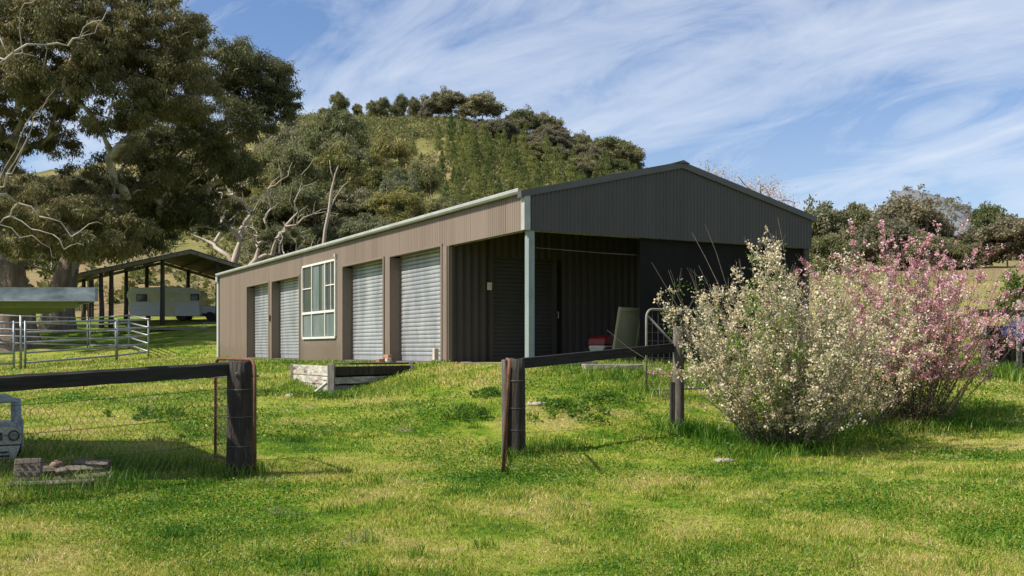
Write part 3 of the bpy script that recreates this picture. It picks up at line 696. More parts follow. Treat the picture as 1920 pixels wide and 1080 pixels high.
for z in (h1-.28, h1-.56, h1-.86, .05):
    mb = MB(); mb.tube(ring(.139, z), .0035, 4, cap=False); build('wire_band', mb, m_wire, r)
mb = MB(); mb.tube([(.0, -.12, h1-.13), (-.01, -.15, h1-.14)], .018, 6); build('bolt', mb, m_wire, r)
# rail left of it
ra, rb = at(-260, 736, 8.2), at(428, 692, 10.38); d = rb-ra; ln = np.linalg.norm(d)
mb = MB(); rngp = random.Random(5); K = 26
for k in range(K+1):
    f_ = k/K; cy_ = .002*math.sin(k*1.3); hh = .071*(1+rngp.uniform(-.03, .03))
    for (y, z) in ((-.055, -hh), (-.06, hh*.7), (-.035, hh), (.035, hh), (.06, hh*.7), (.055, -hh)): mb.v.append((-ln/2+ln*f_, y, z+cy_))
for k in range(K):
    for i in range(6): mb.f.append((k*6+i, k*6+(i+1) % 6, (k+1)*6+(i+1) % 6, (k+1)*6+i))
mb.f += [tuple(range(6))[::-1], tuple(range(K*6, K*6+6))]
o = build('fence_rail', mb, m_rail); o.matrix_world = Matrix.Translation(Vector((ra+rb)/2)) @ Vector(d).to_track_quat('X', 'Z').to_matrix().to_4x4()
tag(o, 'long blackened timber rail running left from the thick gate post', 'fence rail')
# off-frame post that carries the other end
mb, l = post('x', -262, 900, 8.2, 1.25, .13, '', seed=9); tag(build('rail_end_post', mb, m_bwood, loc=l, smooth=True), 'blackened post at the far left end of the long rail', 'fence post')
# wire fence with netting left of the post
wf0, wf1 = at(-262, 0, 8.2), at(440, 0, 10.38)
r = empty('wire_netting_fence', (wf1[0], wf1[1], g(wf1[0], wf1[1])), 0, 'wire and hexagonal netting fence under the left rail', 'wire fence')
orig = np.array([wf1[0], wf1[1], g(wf1[0], wf1[1])])
lz = lambda f_, zl, zr: zl*(1-f_)+zr*f_
def fp(f_, z): return np.array([wf0[0]+(wf1[0]-wf0[0])*f_, wf0[1]+(wf1[1]-wf0[1])*f_, z])-orig
for (yl, yr) in ((777, 727), (835, 777), (895, 829), (975, 888)):
    zl, zr = at(0, yl, 8.2)[2], at(0, yr, 10.38)[2]
    mb = MB(); mb.tube([fp(f_, lz(f_, zl, zr)-.02*math.sin(PI*f_)) for f_ in np.linspace(0, 1, 14)], .0028, 5); build('strand', mb, m_wired, r)
mb = MB(); Lf = float(np.linalg.norm(wf1[:2]-wf0[:2])); hx = .062; hz = .054
zbl, ztl = at(0, 975, 8.2)[2], at(0, 777, 8.2)[2]
for rr in range(int((ztl-zbl)/hz)):
    for c in range(int(Lf/hx)):
        off = .5*hx*(rr % 2); x0 = c*hx+off; z0 = rr*hz
        def q(x, z):
            f_ = min(1, x/Lf); zb = lz(f_, zbl, at(0, 888, 10.38)[2]); zt = lz(f_, ztl, at(0, 727, 10.38)[2]); return fp(f_, zb+(zt-zb)*z/(ztl-zbl))
        mb.tube([q(x0, z0), q(x0, z0+hz*.5)], .0019, 3, cap=False)
        mb.tube([q(x0, z0+hz*.5), q(x0+hx*.5, z0+hz)], .0019, 3, cap=False); mb.tube([q(x0, z0+hz*.5), q(x0-hx*.5, z0+hz)], .0019, 3, cap=False)
build('netting', mb, m_wired, r)
# rusty gate swung open behind the thick post
def pipe_gate(name, a, b, zb, zt, label, mesh_step=.075, tube=.019, mat=m_rust, lean=(0, 0, 0), wire=m_wired, brace=False, wr=.0022, hook=False):
    a = np.array(a); b = np.array(b); r = empty(name, (a[0], a[1], zb), 0, label, 'gate')
    L = np.linalg.norm(b-a); e = np.array([b[0]-a[0], b[1]-a[1], 0]); H = zt-zb; le = np.array(lean)
    P = lambda u, z: e*u+np.array([0, 0, z])+le*(u*z/H)
    rc = min(.14/L, .3); arc = [P(rc*(1-math.cos(t_)), H-.14*(1-math.sin(t_))) for t_ in np.linspace(0, PI/2, 6)]
    arc2 = [P(1-rc*(1-math.sin(t_)), H-.14*(1-math.cos(t_))) for t_ in np.linspace(0, PI/2, 6)]
    mb = MB(); mb.tube([P(0, 0)]+arc+arc2+[P(1, 0)], tube, 8); mb.tube([P(0, .03), P(1, .03)], tube*.9, 8); build('pipe_frame', mb, mat, r, smooth=True)
    mb = MB()
    for i in range(1, int(L/mesh_step)): u = i*mesh_step/L; mb.tube([P(u, .03), P(u, H-.01-(.06 if u < .06 or u > .94 else 0))], wr, 4, cap=False)
    for i in range(1, int(H/mesh_step)): mb.tube([P(0, i*mesh_step), P(1, i*mesh_step)], wr, 4, cap=False)
    build('gate_mesh', mb, wire, r)
    if brace: mb = MB(); mb.tube([P(0.03, H-.12), P(1, .12)], tube*.85, 8); build('brace', mb, mat, r, smooth=True)
    return r
n_, f__ = at(478, 0, 10.28), at(404, 0, 11.45)
r = pipe_gate('rusty_mesh_gate', n_[:2], f__[:2], g(n_[0], n_[1])+.06, at(0, 674, 10.3)[2], 'rusty mesh gate swung open behind the thick left gate post', .05, .017)
mb = MB(); q = at(387, 707, 11.5)-np.array(r.location); q2 = at(484, 705, 10.3)-np.array(r.location); mb.tube([q, q2], .012, 6); build('latch_rod', mb, m_wire, r)
# middle post with the second gate
zP2 = at(968, 673, 12.6)[2]; p2 = at(968, 852, 12.6); z2 = g(p2[0], p2[1]); h2 = zP2-z2
r = empty('middle_gate_post', (p2[0], p2[1], z2), 0, 'blackened timber post with wire bands in the middle of the picture', 'fence post')
mb, l = post('x', 968, 852, 12.6, h2, .117, '', seed=3); build('timber', mb, m_bwood, r, smooth=True)
for z in (h2-.26, h2-.60, h2-.87, .06):
    mb = MB(); mb.tube(ring(.121, z), .0035, 4, cap=False); build('wire_band', mb, m_wire, r)
mb = MB(); mb.box((-.16, -.06, h2*.5-.06), (.045, .14, h2+.1), ry=.0); build('side_board', mb, m_gwood, r, bevel=.006)
a_, b_ = at(950, 0, 12.35), at(943, 0, 10.42)
pipe_gate('rusty_pipe_gate', a_[:2], b_[:2], g(b_[0], b_[1])+.03, at(0, 676, 10.45)[2], 'rusty pipe gate seen end-on in front of the middle post', .055, .018, lean=(.07, 0, 0), wr=.0032)
# rail from middle post to the post by the white bush
ra, rb = at(980, 681, 12.62), at(1262, 652, 14.45); d = rb-ra; ln = np.linalg.norm(d)
mb = MB(); mb.box((0, 0, 0), (ln, .05, .135), jit=.006); o = build('fence_rail', mb, m_rail, bevel=.008)
o.matrix_world = Matrix.Translation(Vector((ra+rb)/2)) @ Vector(d).to_track_quat('X', 'Z').to_matrix().to_4x4()
tag(o, 'dark timber rail rising right from the middle post to the bush', 'fence rail')
p3 = at(1272, 808, 14.5); z3 = g(p3[0], p3[1]); h3 = at(0, 613, 14.5)[2]-z3
r = empty('bush_side_post', (p3[0], p3[1], z3), 0, 'grey split timber post half hidden by the white blossoming bush', 'fence post')
m_bpost = wear('brown_grey_timber', (.075, .062, .052), (.16, .138, .118), 5, (4, 4, .6), .9, 0, .6, .02)
mb, l = post('x', 1272, 808, 14.5, h3, .082, '', seed=4); build('timber', mb, m_bpost, r, smooth=True)
mb = MB(); mb.box((-.09, 0, .28), (.05, .12, .85)); build('side_board', mb, m_bwood, r, bevel=.006)
r = empty('low_strand_fence', (p2[0], p2[1], z2), 0, 'thin slack wires strung between the middle post and the bush', 'wire fence')
for yl, yr in ((742, 705), (777, 745), (812, 775), (846, 800)):
    a_, b_ = at(985, yl, 12.6)-np.array([p2[0], p2[1], z2]), at(1268, yr, 14.5)-np.array([p2[0], p2[1], z2])
    mb = MB(); mb.tube([a_+(b_-a_)*f_-np.array([0, 0, .05*math.sin(PI*f_)]) for f_ in np.linspace(0, 1, 9)], .0024, 4); build('strand', mb, m_wired, r)
a_, b_ = at(1212, 0, 16.6), at(1330, 0, 17.6)
pipe_gate('curved_galvanised_gate', a_[:2], b_[:2], g(a_[0], a_[1])+.05, at(0, 580, 16.7)[2], 'pale pipe gate with rounded corner and diagonal brace beside the bush', .14, .02, wear('weathered_gate_pipe', (.20, .185, .155), (.30, .28, .24), 5, (1, 1, 1), .7, .1), wire=m_wire, brace=True, wr=.0035)
# dark bottom rail behind post 3
# right-hand fence
r0, r1 = at(1835, 584, 21.5), at(2150, 592, 22.5)
r = empty('timber_fence', (r0[0], r0[1], g(r0[0], r0[1])), 0, 'dark timber post and rail fence right of the pink bush', 'fence'); og = np.array(r.location)
d = r1-r0
for dz, nm in ((0, 'rail'), (-.52, 'rail')):
    mb = MB(); c = (r0+r1)/2-og; mb.box((c[0], c[1], c[2]+dz), (np.linalg.norm(d), .06, .15 if dz == 0 else .10), rz=math.atan2(d[1], d[0]), jit=.004); build(nm, mb, m_bwood, r, bevel=.006)
for px, top in ((1911, 562), (1845, 600), (2110, 560)):
    q = at(px, top, 21.9); zb = g(q[0], q[1]); mb = MB(); mb.tube([(q[0]-og[0], q[1]-og[1], zb-og[2]-.2), (q[0]-og[0], q[1]-og[1], q[2]-og[2])], [.06, .055], 10); build('post', mb, m_gwood, r, smooth=True)
q0, q1 = at(1838, 615, 23.2), at(2200, 612, 24); d = q1-q0; c = (q0+q1)/2; zb = g(c[0], c[1])
mb = MB(); corr(mb, 'x', 0, -np.linalg.norm(d)/2, np.linalg.norm(d)/2, -.2, c[2]-zb, .2, .02); mb.box((0, .03, c[2]-zb), (np.linalg.norm(d), .06, .05))
tag(build('dark_sheet_wall', mb, m_dark, loc=(c[0], c[1], zb), rz=math.atan2(d[1], d[0])), 'low dark grey sheet wall behind the right-hand timber fence', 'wall')

# ------------------------------------------------------------------ cattle yard panels
YP = [(-330, 34.5), (30, 35.5), (45, 35.8), (219, 41), (279, 45), (242, 49.5), (168, 53), (-150, 53)]
def yard_panel(a, b, label, rails=5, H=1.68):
    A = at(a[0], 0, a[1]); B = at(b[0], 0, b[1]); zA, zB = g(A[0], A[1]), g(B[0], B[1])
    r = empty('stock_fence', (A[0], A[1], zA), 0, label, 'cattle panel', 'galvanised cattle yard panels')
    e = np.array([B[0]-A[0], B[1]-A[1], zB-zA])
    for k in range(rails):
        z = .22+(H-.25)*k/(rails-1); mb = MB()
        mb.tube([np.array([0, 0, z])+e*.015, np.array([0, 0, z])+e*.985], .037, 8); build('rail', mb, m_galv2, r, smooth=True)
    for u in (.012, .988):
        mb = MB(); q = e*u; mb.tube([q+np.array([0, 0, -.05]), q+np.array([0, 0, H+.03])], .038, 8); build('upright', mb, m_galv2, r, smooth=True)
    return r
for i, lb in ((0, 'galvanised panel at the left edge, nearest the big tree trunk'), (2, 'long galvanised panel along the front of the cattle yard'), (3, 'short galvanised panel at the right corner of the cattle yard'),
              (4, 'small galvanised panel turning back at the yard corner'), (5, 'rear galvanised panel behind the right corner of the yard'), (6, 'rear galvanised panel running behind the big trunk')):
    yard_panel(YP[i], YP[i+1], lb)
q = at(39, 0, 35.6); mb = MB(); mb.tube([(0, 0, -.1), (0, 0, 1.9)], .045, 8); tag(build('yard_post', mb, m_galv2, loc=(q[0], q[1], g(q[0], q[1])), smooth=True), 'single galvanised post standing between the two front yard panels', 'post')

# ------------------------------------------------------------------ small flat-roofed shelter at the left edge, with a toy truck in its shade
c0 = at(180, 0, 9.6); c1 = at(98, 0, 12.2); zt, zb_ = at(0, 539, 9.6)[2], at(0, 565, 9.6)[2]
r = empty('play_shelter', (c0[0]-1.5, c0[1]+1.2, g(c0[0]-1.5, c0[1]+1)), 0, 'flat galvanised shelter roof jutting in from the left edge', 'shelter'); og = np.array(r.location)
e1 = np.array([-3.2, -.12, 0]); e2 = np.array([c1[0]-c0[0], c1[1]-c0[1], 0])
K0 = np.array([c0[0], c0[1], 0]); cor = [K0, K0+e1, K0+e1+e2, K0+e2]
mb = MB(); H4 = [q-[og[0], og[1], 0] for q in cor]
def slab4(mb, Q, z0, z1):
    mb.add([(q[0], q[1], z0-og[2]) for q in Q]+[(q[0], q[1], z1-og[2]) for q in Q], [(0, 1, 2, 3), (7, 6, 5, 4)]+[(i, i+4, (i+1) % 4+4, (i+1) % 4) for i in range(4)])
slab4(mb, H4, zb_+.05, zt-.01); build('roof_sheet', mb, m_unders, r)
mb = MB()
for i in range(4):
    a_, b_ = H4[i], H4[(i+1) % 4]; d = b_-a_; n_ = np.array([d[1], -d[0], 0])/np.linalg.norm(d)*(1)
    c = (a_+b_)/2; mb.box((c[0], c[1], (zb_+zt)/2-og[2]+(.001*i)), (np.linalg.norm(d)+.03, .025, zt-zb_), rz=math.atan2(d[1], d[0]))
build('fascia', mb, m_galv3, r)
for f_ in (.2, .5, .8):
    mb = MB(); c = H4[0]+(H4[1]-H4[0])*.5+(H4[3]-H4[0])*f_; mb.box((c[0], c[1], zb_+.0-og[2]), (3.1, .06, .09)); build('joist', mb, m_unders, r)
for (a_, b_) in ((.55, .1), (.55, .9), (.97, .1), (.97, .9)):
    q = H4[0]+(H4[1]-H4[0])*a_+(H4[3]-H4[0])*b_; zq = g(q[0]+og[0], q[1]+og[1]); mb = MB(); mb.box((q[0], q[1], (zq-.2+zb_)/2-og[2]), (.09, .09, zb_-zq+.2)); build('post', mb, m_gwood, r, bevel=.005)
# toy truck: its front faces the camera, its right-hand side shows at the frame edge
tq = at(42, 862, 11.0); tz = g(tq[0], tq[1]); sc_ = 11.0/F_PX
r = empty('toy_truck', (tq[0], tq[1], tz), 0, 'small cream toy truck with round headlight cut by the left edge', 'toy truck'); r.rotation_euler[2] = .52
Wt, Dt = .95, 1.3
def TZ(py): return at(0, py, 11.0)[2]-tz
x1 = 0.0; x0 = -Wt
mb = MB(); mb.prism([(x0+.02, TZ(833)), (x0, TZ(800)), (x1, TZ(800)), (x1-.01, TZ(833))], 0, Dt, 'y'); bd = build('body', mb, m_toy, r, bevel=.012)
mb = MB(); mb.prism([(x0+.16, TZ(858)), (x0+.05, TZ(835)), (x1-.02, TZ(835)), (x1-.07, TZ(860))], -.03, .10, 'y'); bp = build('bumper', mb, m_toy, r, bevel=.01)
for py in (846, 853): mb = MB(); mb.box((-.30, -.035, TZ(py)), (.34, .012, .018)); build('bumper_stripe', mb, m_black, bp)
mb = MB(); mb.box((-Wt/2, -.006, TZ(817)), (.56, .02, .085)); gr = build('grille', mb, m_black, r, bevel=.006)
mb = MB(); mb.box((-Wt/2, -.018, TZ(817)), (.50, .01, .055)); build('grille_insert', mb, m_toy, gr)
for x in (x1-.085, x0+.085):
    mb = MB(); mb.tube([(x, .0, TZ(816)), (x, -.025, TZ(816))], .058, 18); hl = build('headlight', mb, m_black, r)
    mb = MB(); mb.tube([(x, -.02, TZ(816)), (x, -.032, TZ(816))], .043, 18); build('lens', mb, m_lens, hl, bevel=.006)
mb = MB(); mb.prism([(.0, TZ(800)), (.03, TZ(802)), (.20, TZ(752)), (.30, TZ(748)), (.30, TZ(755)), (.24, TZ(759))], -.055, .0, 'x'); build('windscreen_pillar', mb, m_toyb, r, bevel=.008)
mb = MB(); mb.prism([(.0, TZ(800)), (.03, TZ(802)), (.20, TZ(752)), (.30, TZ(748)), (.30, TZ(755)), (.24, TZ(759))], x0, x0+.055, 'x'); build('windscreen_pillar', mb, m_toyb, r, bevel=.008)
mb = MB(); mb.prism([(x0+.03, TZ(757)), (x0+.05, TZ(746)), (x1-.09, TZ(744)), (x1-.02, TZ(756))], .16, 1.0, 'y'); build('cab_roof', mb, m_toyb, r, bevel=.02)
for y in (.95,):
    for x in (x0+.03, x1-.03): mb = MB(); mb.box((x, y, (TZ(800)+TZ(752))/2), (.05, .06, TZ(752)-TZ(800))); build('rear_pillar', mb, m_toyb, r)
mb = MB(); mb.box((-.45, .45, TZ(795)), (.35, .3, .05)); mb.tube([(-.55, .62, TZ(800)), (-.47, .66, TZ(782)), (-.42, .68, TZ(768))], [.12, .10, .05], 10); build('seat', mb, m_toyb, r, bevel=.02)
for x in (x0+.06, x1-.06):
    for y in (.16, 1.05):
        mb = MB(); mb.tube([(x-.05, y, .145), (x+.05, y, .145)], .15, 20); wh = build('wheel', mb, m_black, r, bevel=.015)
        mb = MB(); mb.tube([(x-.056, y, .145), (x+.056, y, .145)], .07, 12); build('rim', mb, m_white, wh)
mb = MB(); mb.box((x1+.006, .03, TZ(812)), (.012, .06, .30)); build('side_strip', mb, m_toyb, r)

# ------------------------------------------------------------------ heap of old planks and bricks in the front left
def at_g(px, py, Y, dz=0): q = at(px, py, Y); return np.array([q[0], q[1], g(q[0], q[1])+dz])
def log(p, q, r_, mat, label, name, sq=False, seed=0):
    p = np.array(p); q = np.array(q); c = (p+q)/2; d = q-p; L = np.linalg.norm(d); mb = MB(); rg = random.Random(seed)
    n = 8; K = 8
    for k in range(K+1):
        for i in range(n):
            a_ = 2*PI*i/n; rr = r_*(1+rg.uniform(-.14, .14)); s_ = (1.15, .75) if sq else (1, 1)
            mb.v.append((-L/2+L*k/K, rr*s_[0]*math.cos(a_), rr*s_[1]*math.sin(a_)))
    for k in range(K):
        for i in range(n): mb.f.append((k*n+i, k*n+(i+1) % n, (k+1)*n+(i+1) % n, (k+1)*n+i))
    mb.f += [tuple(range(n))[::-1], tuple(range(K*n, K*n+n))]
    o = build(name, mb, mat); o.matrix_world = Matrix.Translation(Vector(c)) @ Vector(d).to_track_quat('X', 'Z').to_matrix().to_4x4()
    return tag(o, label, 'plank', 'old planks heaped in the front left')
log(at_g(70, 919, 9.9, .10), at_g(200, 906, 10.0, .12), .045, m_plank, 'upper grey beam of the plank heap, carrying the brown bricks', 'old_beam', seed=1)
log(at_g(12, 937, 9.4, .05), at_g(178, 924, 9.6, .06), .035, m_plank, 'lowest thin grey plank in front of the heap in the grass', 'old_plank', True, 2)
log(at_g(100, 935, 9.75, .05), at_g(208, 918, 9.9, .07), .04, m_plank, 'broken plank end sticking out right of the heap', 'old_plank', True, 3)
mb = MB(); mb.box((0, 0, .13), (.24, .07, .27), jit=.008, rx=-.25); q = at_g(52, 935, 9.7)
o = build('carved_block', mb, m_plank, bevel=.01, loc=(q[0], q[1], q[2]-.01), rz=.15); tag(o, 'upright grey block with cross-cut grooves at the left of the heap', 'block')
mb = MB()
for k in range(4):
    for j in range(3): mb.box((-.07+.07*j+.02*(k % 2), -.052+.017*(k-1.5), .05+.055*k), (.035, .012, .012), rx=-.25)
build('groove', mb, m_bwood, o)
clod('brown_rubble', 108, 903, 9.95, (.075, .06, .05), wear('brown_brick_lump', (.17, .10, .07), (.25, .155, .11), 9), 'rounded brown brick lump on the upper beam of the heap', 'brick', 11).location.z += .14
clod('brown_rubble', 118, 907, 9.75, (.065, .05, .035), m_plank, 'flatter pale brown lump leaning on the round one', 'brick', 12).location.z += .13
log(at_g(140, 899, 10.05, .16), at_g(172, 898, 10.05, .16), .045, m_plank, 'short grey offcut on the right end of the upper beam', 'wood_offcut', True, 4)
log(at_g(165, 902, 10.0, .17), at_g(205, 902, 10.0, .16), .055, m_plank, 'chunky split grey offcut at the right end of the heap', 'wood_offcut', True, 5)

# ------------------------------------------------------------------ pole shed and caravan beyond the yard
ap = at(355, 468, 65); zr = ap[2]; hw = 6.5; el_ = at(150, 512, 61.8)[2]; Lp = 9.0
r = empty('pole_shed', (ap[0], ap[1], g(ap[0], ap[1])), RZ, 'open pole shed with old iron roof over the caravan', 'open shed'); z00 = r.location.z
zr -= z00; el_ -= z00
for sgn in (-1, 1):
    mb = MB(); n = 26; b = 0
    for i in range(n*4+1):
        y = -.35+(Lp+.9)*i/(n*4); o_ = .03*(i % 4 in (1, 2))
        mb.v += [(sgn*hw, y, el_+o_), (0, y, zr+o_)]
    for i in range(n*4): mb.f.append((2*i, 2*i+1, 2*i+3, 2*i+2))
    build('roof', mb, m_thatch, r)
sl = (zr-el_)/hw
for y in (-.3, Lp+.3):
    for sgn in (-1, 1):
        mb = MB(); mb.add([(0, y, zr-.05), (sgn*hw, y, el_-.05), (sgn*hw, y, el_-.27), (0, y, zr-.27), (0, y+.09, zr-.05), (sgn*hw, y+.09, el_-.05), (sgn*hw, y+.09, el_-.27), (0, y+.09, zr-.27)],
               [(0, 1, 2, 3), (7, 6, 5, 4), (0, 4, 5, 1), (3, 2, 6, 7), (1, 5, 6, 2)]); build('rafter', mb, m_gwood, r)
for k in range(1, 5):
    for sgn in (-1, 1): mb = MB(); x = hw*k/5; mb.box((sgn*x, Lp/2, zr-sl*x-.10), (.10, Lp+.5, .12)); build('batten', mb, m_poles, r)
for k in range(4): mb = MB(); mb.box((-1.2-1.3*k, -.36, zr-sl*(1.2+1.3*k)+.05), (.16, .10, .09)); build('batten_end', mb, m_white, r)
for y0 in (0, Lp):
    for x in (-5.3, -1.65 if y0 == 0 else -2.5, 1.77, 5.3) + ((-1.1,) if y0 else (-4.7,)):
        zt_ = zr-sl*abs(x)-.1; wx = BX*x+AY*y0+np.array([ap[0], ap[1]]); zb = g(wx[0], wx[1])-z00-.2
        rg = random.Random(int(x*10+y0)); mb = MB(); mb.tube([(x+rg.uniform(-.1, .1)*(1-f_), y0, zb+(zt_-zb)*f_) for f_ in (0, .35, .7, 1)], [.17, .15, .14, .12], 9); build('pole', mb, m_poles, r, smooth=True)
cv_ = at(316, 598, 71.5); zc = g(cv_[0], cv_[1])
r = empty('caravan', (cv_[0], cv_[1], zc), .10, 'old cream and white caravan parked under the pole shed', 'caravan'); r.scale = (1.14, 1.14, 1.08)
k_ = 63.0/F_PX; Lc = 4.35; zb = max(0.25, 0.35)
pr = [(-Lc/2+.15, .32), (-Lc/2-.02, .75), (-Lc/2+.08, 1.25), (-Lc/2-.10, 1.55), (-Lc/2-.02, 1.9), (-Lc/2+.3, 2.06), (0, 2.14), (Lc/2-.5, 2.08), (Lc/2, 1.88), (Lc/2+.02, 1.55), (Lc/2-.10, 1.45), (Lc/2-.12, .95), (Lc/2-.05, .32)]
mb = MB(); mb.prism(pr, -1.0, 1.0, 'y'); build('body', mb, m_cream, r, bevel=.07)
mb = MB(); mb.prism([(-Lc/2+.22, .30), (-Lc/2+.05, .75), (-Lc/2+.12, 1.17), (Lc/2-.14, 1.17), (Lc/2-.09, .30)], -1.03, -1.004, 'y')
build('lower_panel', mb, m_bwhite, r)
mb = MB(); mb.prism([(-Lc/2-.05, 1.62), (-Lc/2+.05, 1.93), (-Lc/2+.34, 2.09), (0, 2.165), (Lc/2-.5, 2.11), (Lc/2-.02, 1.92), (Lc/2, 1.72), (0, 1.86), (-1.4, 1.80)], -1.03, -1.006, 'y'); build('roof_band', mb, m_bwhite, r)
for x, wd, z_, h_ in ((-1.35, .62, 1.45, .46), (Lc/2-.38, .50, 1.50, .42)):
    mb = MB(); mb.box((x, -1.02, z_), (wd, .05, h_)); f_ = build('window', mb, m_black, r, bevel=.02); mb = MB(); mb.box((x, -1.05, z_), (wd-.1, .02, h_-.1)); build('pane', mb, m_glass, f_)
mb = MB(); mb.box((-Lc/2-.02, -.4, 1.42), (.06, .7, .42)); f_ = build('window', mb, m_white, r, bevel=.02); mb = MB(); mb.box((-Lc/2-.055, -.4, 1.42), (.02, .3, .34)); build('pane', mb, m_glass, f_)
mb = MB(); mb.box((.3, -1.02, .98), (.62, .03, 1.4)); build('door', mb, m_cream, r, bevel=.01)
mb = MB(); mb.box((.2, 0, 2.18), (1.2, .9, .12)); build('roof_hatch', mb, m_white, r, bevel=.03)
for y in (-.9, .9): mb = MB(); mb.tube([(.95, y-.08, .3), (.95, y+.08, .3)], .3, 16); build('wheel', mb, m_black, r)
for yy in (-.4, .4): mb = MB(); mb.tube([(Lc/2-.1, yy, .42), (Lc/2+1.1, 0, .42)], .04, 6); build('drawbar', mb, m_bwood, r)
tr_ = at(397, 594, 72); r = empty('small_trailer', (tr_[0], tr_[1], g(tr_[0], tr_[1])), .1, 'small pale trailer beside the caravan, near the shed downpipe', 'trailer')
mb = MB(); mb.box((0, 0, .75), (1.5, 1.1, .55)); build('tray', mb, m_bwhite, r, bevel=.03)
for y in (-.6, .6): mb = MB(); mb.tube([(0, y-.07, .3), (0, y+.07, .3)], .3, 14); build('wheel', mb, m_black, r)
mb = MB(); mb.tube([(-.7, 0, .4), (-1.7, 0, .45)], .04, 6); mb.box((-1.1, 0, .8), (.25, .25, .7)); build('drawbar', mb, m_yellow, r)
fr = at(398, 607, 60); z_ = g(fr[0], fr[1]); mb = MB()
for y in (0, .7): mb.tube([(-.55, y, 0), (-.55, y, .30), (-.48, y, .36), (1.2, y, .40), (1.27, y, .34), (1.27, y, 0)], .03, 6)
tag(build('tube_rack', mb, m_galv2, loc=(fr[0], fr[1], z_), rz=.1), 'low bent tube frame on the grass left of the downpipe', 'rack')
q = at(300, 614, 60.5); mb = MB(); mb.box((0, 0, .05), (7.5, .7, .14), jit=.03); tag(build('timber_sleeper', mb, m_gwood, loc=(q[0]+1.4, q[1], g(q[0]+1.4, q[1])), rz=.28), 'long grey sleeper edging the ground before the pole shed', 'sleeper')
# small red roofed hut far left of the pole shed
q = at(150, 600, 72); z_ = g(q[0], q[1]); r = empty('lean_to', (q[0], q[1], z_), .3, 'small lean-to with a rusty red roof left of the pole shed', 'lean-to')
mb = MB(); mb.prism([(-.8, 2.75), (.9, 3.15), (.9, 3.22), (-.8, 2.82)], -1, 1.2, 'y'); build('roof', mb, wear('rusty_red_iron', (.42, .22, .15), (.50, .30, .22), 2), r)
for x in (-.7, .7):
    for y in (-.9, 1.0): mb = MB(); mb.tube([(x, y, -.2), (x, y, 2.85+.18*x)], .13, 8); build('post', mb, m_poles, r)

# ------------------------------------------------------------------ the big gum tree on the left
def big_gum(name, px, Y, lobes, n, per, seed, label, leaf=m_leaf, fork=4.5, r_tip=.055, lean=(0, 0), bark=m_bark, L=.24, W=.052, crange=(.40, .88), stub=m_barkd, tr=.95, nsk=170, gaps=0):
    rng = np.random.default_rng(seed); q = at(px, 0, Y); z0 = g(q[0], q[1]); o0 = np.array([q[0], q[1], z0])
    root = empty(name, tuple(o0), 0, label, 'tree')
    cs = []; rs = []
    wts = np.array([l[3]*l[4] for l in lobes], float); wts /= wts.sum()
    for k in range(n):
        l = lobes[rng.choice(len(lobes), p=wts)]
        c = at(l[0], l[1], l[2]); rx, rz_ = l[3]/F_PX*l[2], l[4]/F_PX*l[2]
        d = rng.normal(size=3); d /= np.linalg.norm(d); d *= rng.uniform(.25, 1)**.5
        cs.append(c+d*np.array([rx, max(rx, rz_)*.9, rz_])-o0); rs.append(rng.uniform(*crange))
    cs = np.array(cs)
    base = [np.array([lean[0]*f_**1.5, lean[1]*f_, -.5+(fork+.5)*f_]) for f_ in np.linspace(0, 1, 7)]
    mb = grow(base, cs[:nsk]-np.array([0, 0, .2]), r_tip, rng, power=.50, sides=6, lift=.10, wob=.07, seglen=1.6, first=3)
    build('branches', mb, bark, root, smooth=True)
    mb = MB(); K = 12; N = 26; ph = rng.uniform(0, 6, 4)
    for k in range(K+1):
        f_ = k/K; z_ = -.5+(fork+.9)*f_; fl = tr*(1+.75*math.exp(-f_*7)-.20*f_)*(1-(.42*max(0, f_-.5)/.5))
        for i in range(N):
            a_ = 2*PI*i/N; rr = fl*(1+.10*math.sin(a_*5+ph[0])+.07*math.sin(a_*9+ph[1]+f_*2)+.04*rng.normal()*.5)
            mb.v.append((rr*math.cos(a_)+lean[0]*f_**1.5, rr*math.sin(a_)+lean[1]*f_, z_))
    for k in range(K):
        for i in range(N): mb.f.append((k*N+i, k*N+(i+1) % N, (k+1)*N+(i+1) % N, (k+1)*N+i))
    mb.f.append(tuple(range(K*N, K*N+N)))
    build('trunk', mb, stub, root, smooth=True)
    V, Fc, rn = clump_leaves(cs, rs, per, L, W, rng, droop=1.3, flat=.62, shell=.45, form=.9)
    np_mesh('crown', V, Fc, leaf, root, rnd=rn); return root
big_gum('river_gum', 20, 55, [(-60, 60, 52, 190, 130), (90, 90, 50, 150, 110), (200, 60, 52, 130, 90), (300, 60, 52, 90, 90), (60, 230, 55, 120, 60), (-100, 330, 55, 140, 120), (60, 400, 50, 130, 80), (170, 430, 50, 110, 60),
        (220, 330, 56, 120, 60), (-120, 180, 52, 100, 100), (320, 170, 52, 90, 70), (230, 200, 50, 80, 60)], 1350, 230, 11, 'huge spreading gum tree behind the cattle yard at the left edge', fork=4.2, tr=1.25, nsk=340, r_tip=.025)
big_gum('leaning_gum', 105, 60, [(400, 130, 60, 120, 60), (480, 150, 60, 70, 60), (420, 230, 58, 110, 50), (520, 190, 60, 45, 35), (350, 290, 58, 120, 50), (300, 240, 62, 80, 60), (420, 310, 62, 90, 40), (200, 440, 60, 90, 45), (90, 470, 62, 70, 40), (340, 390, 60, 60, 30), (300, 350, 60, 110, 55), (385, 400, 60, 70, 36), (250, 425, 60, 90, 45)],
        950, 210, 23, 'gum tree leaning right from behind the yard, crown over the pole shed', fork=5.0, lean=(1.2, 0), tr=.8, r_tip=.032, nsk=260)
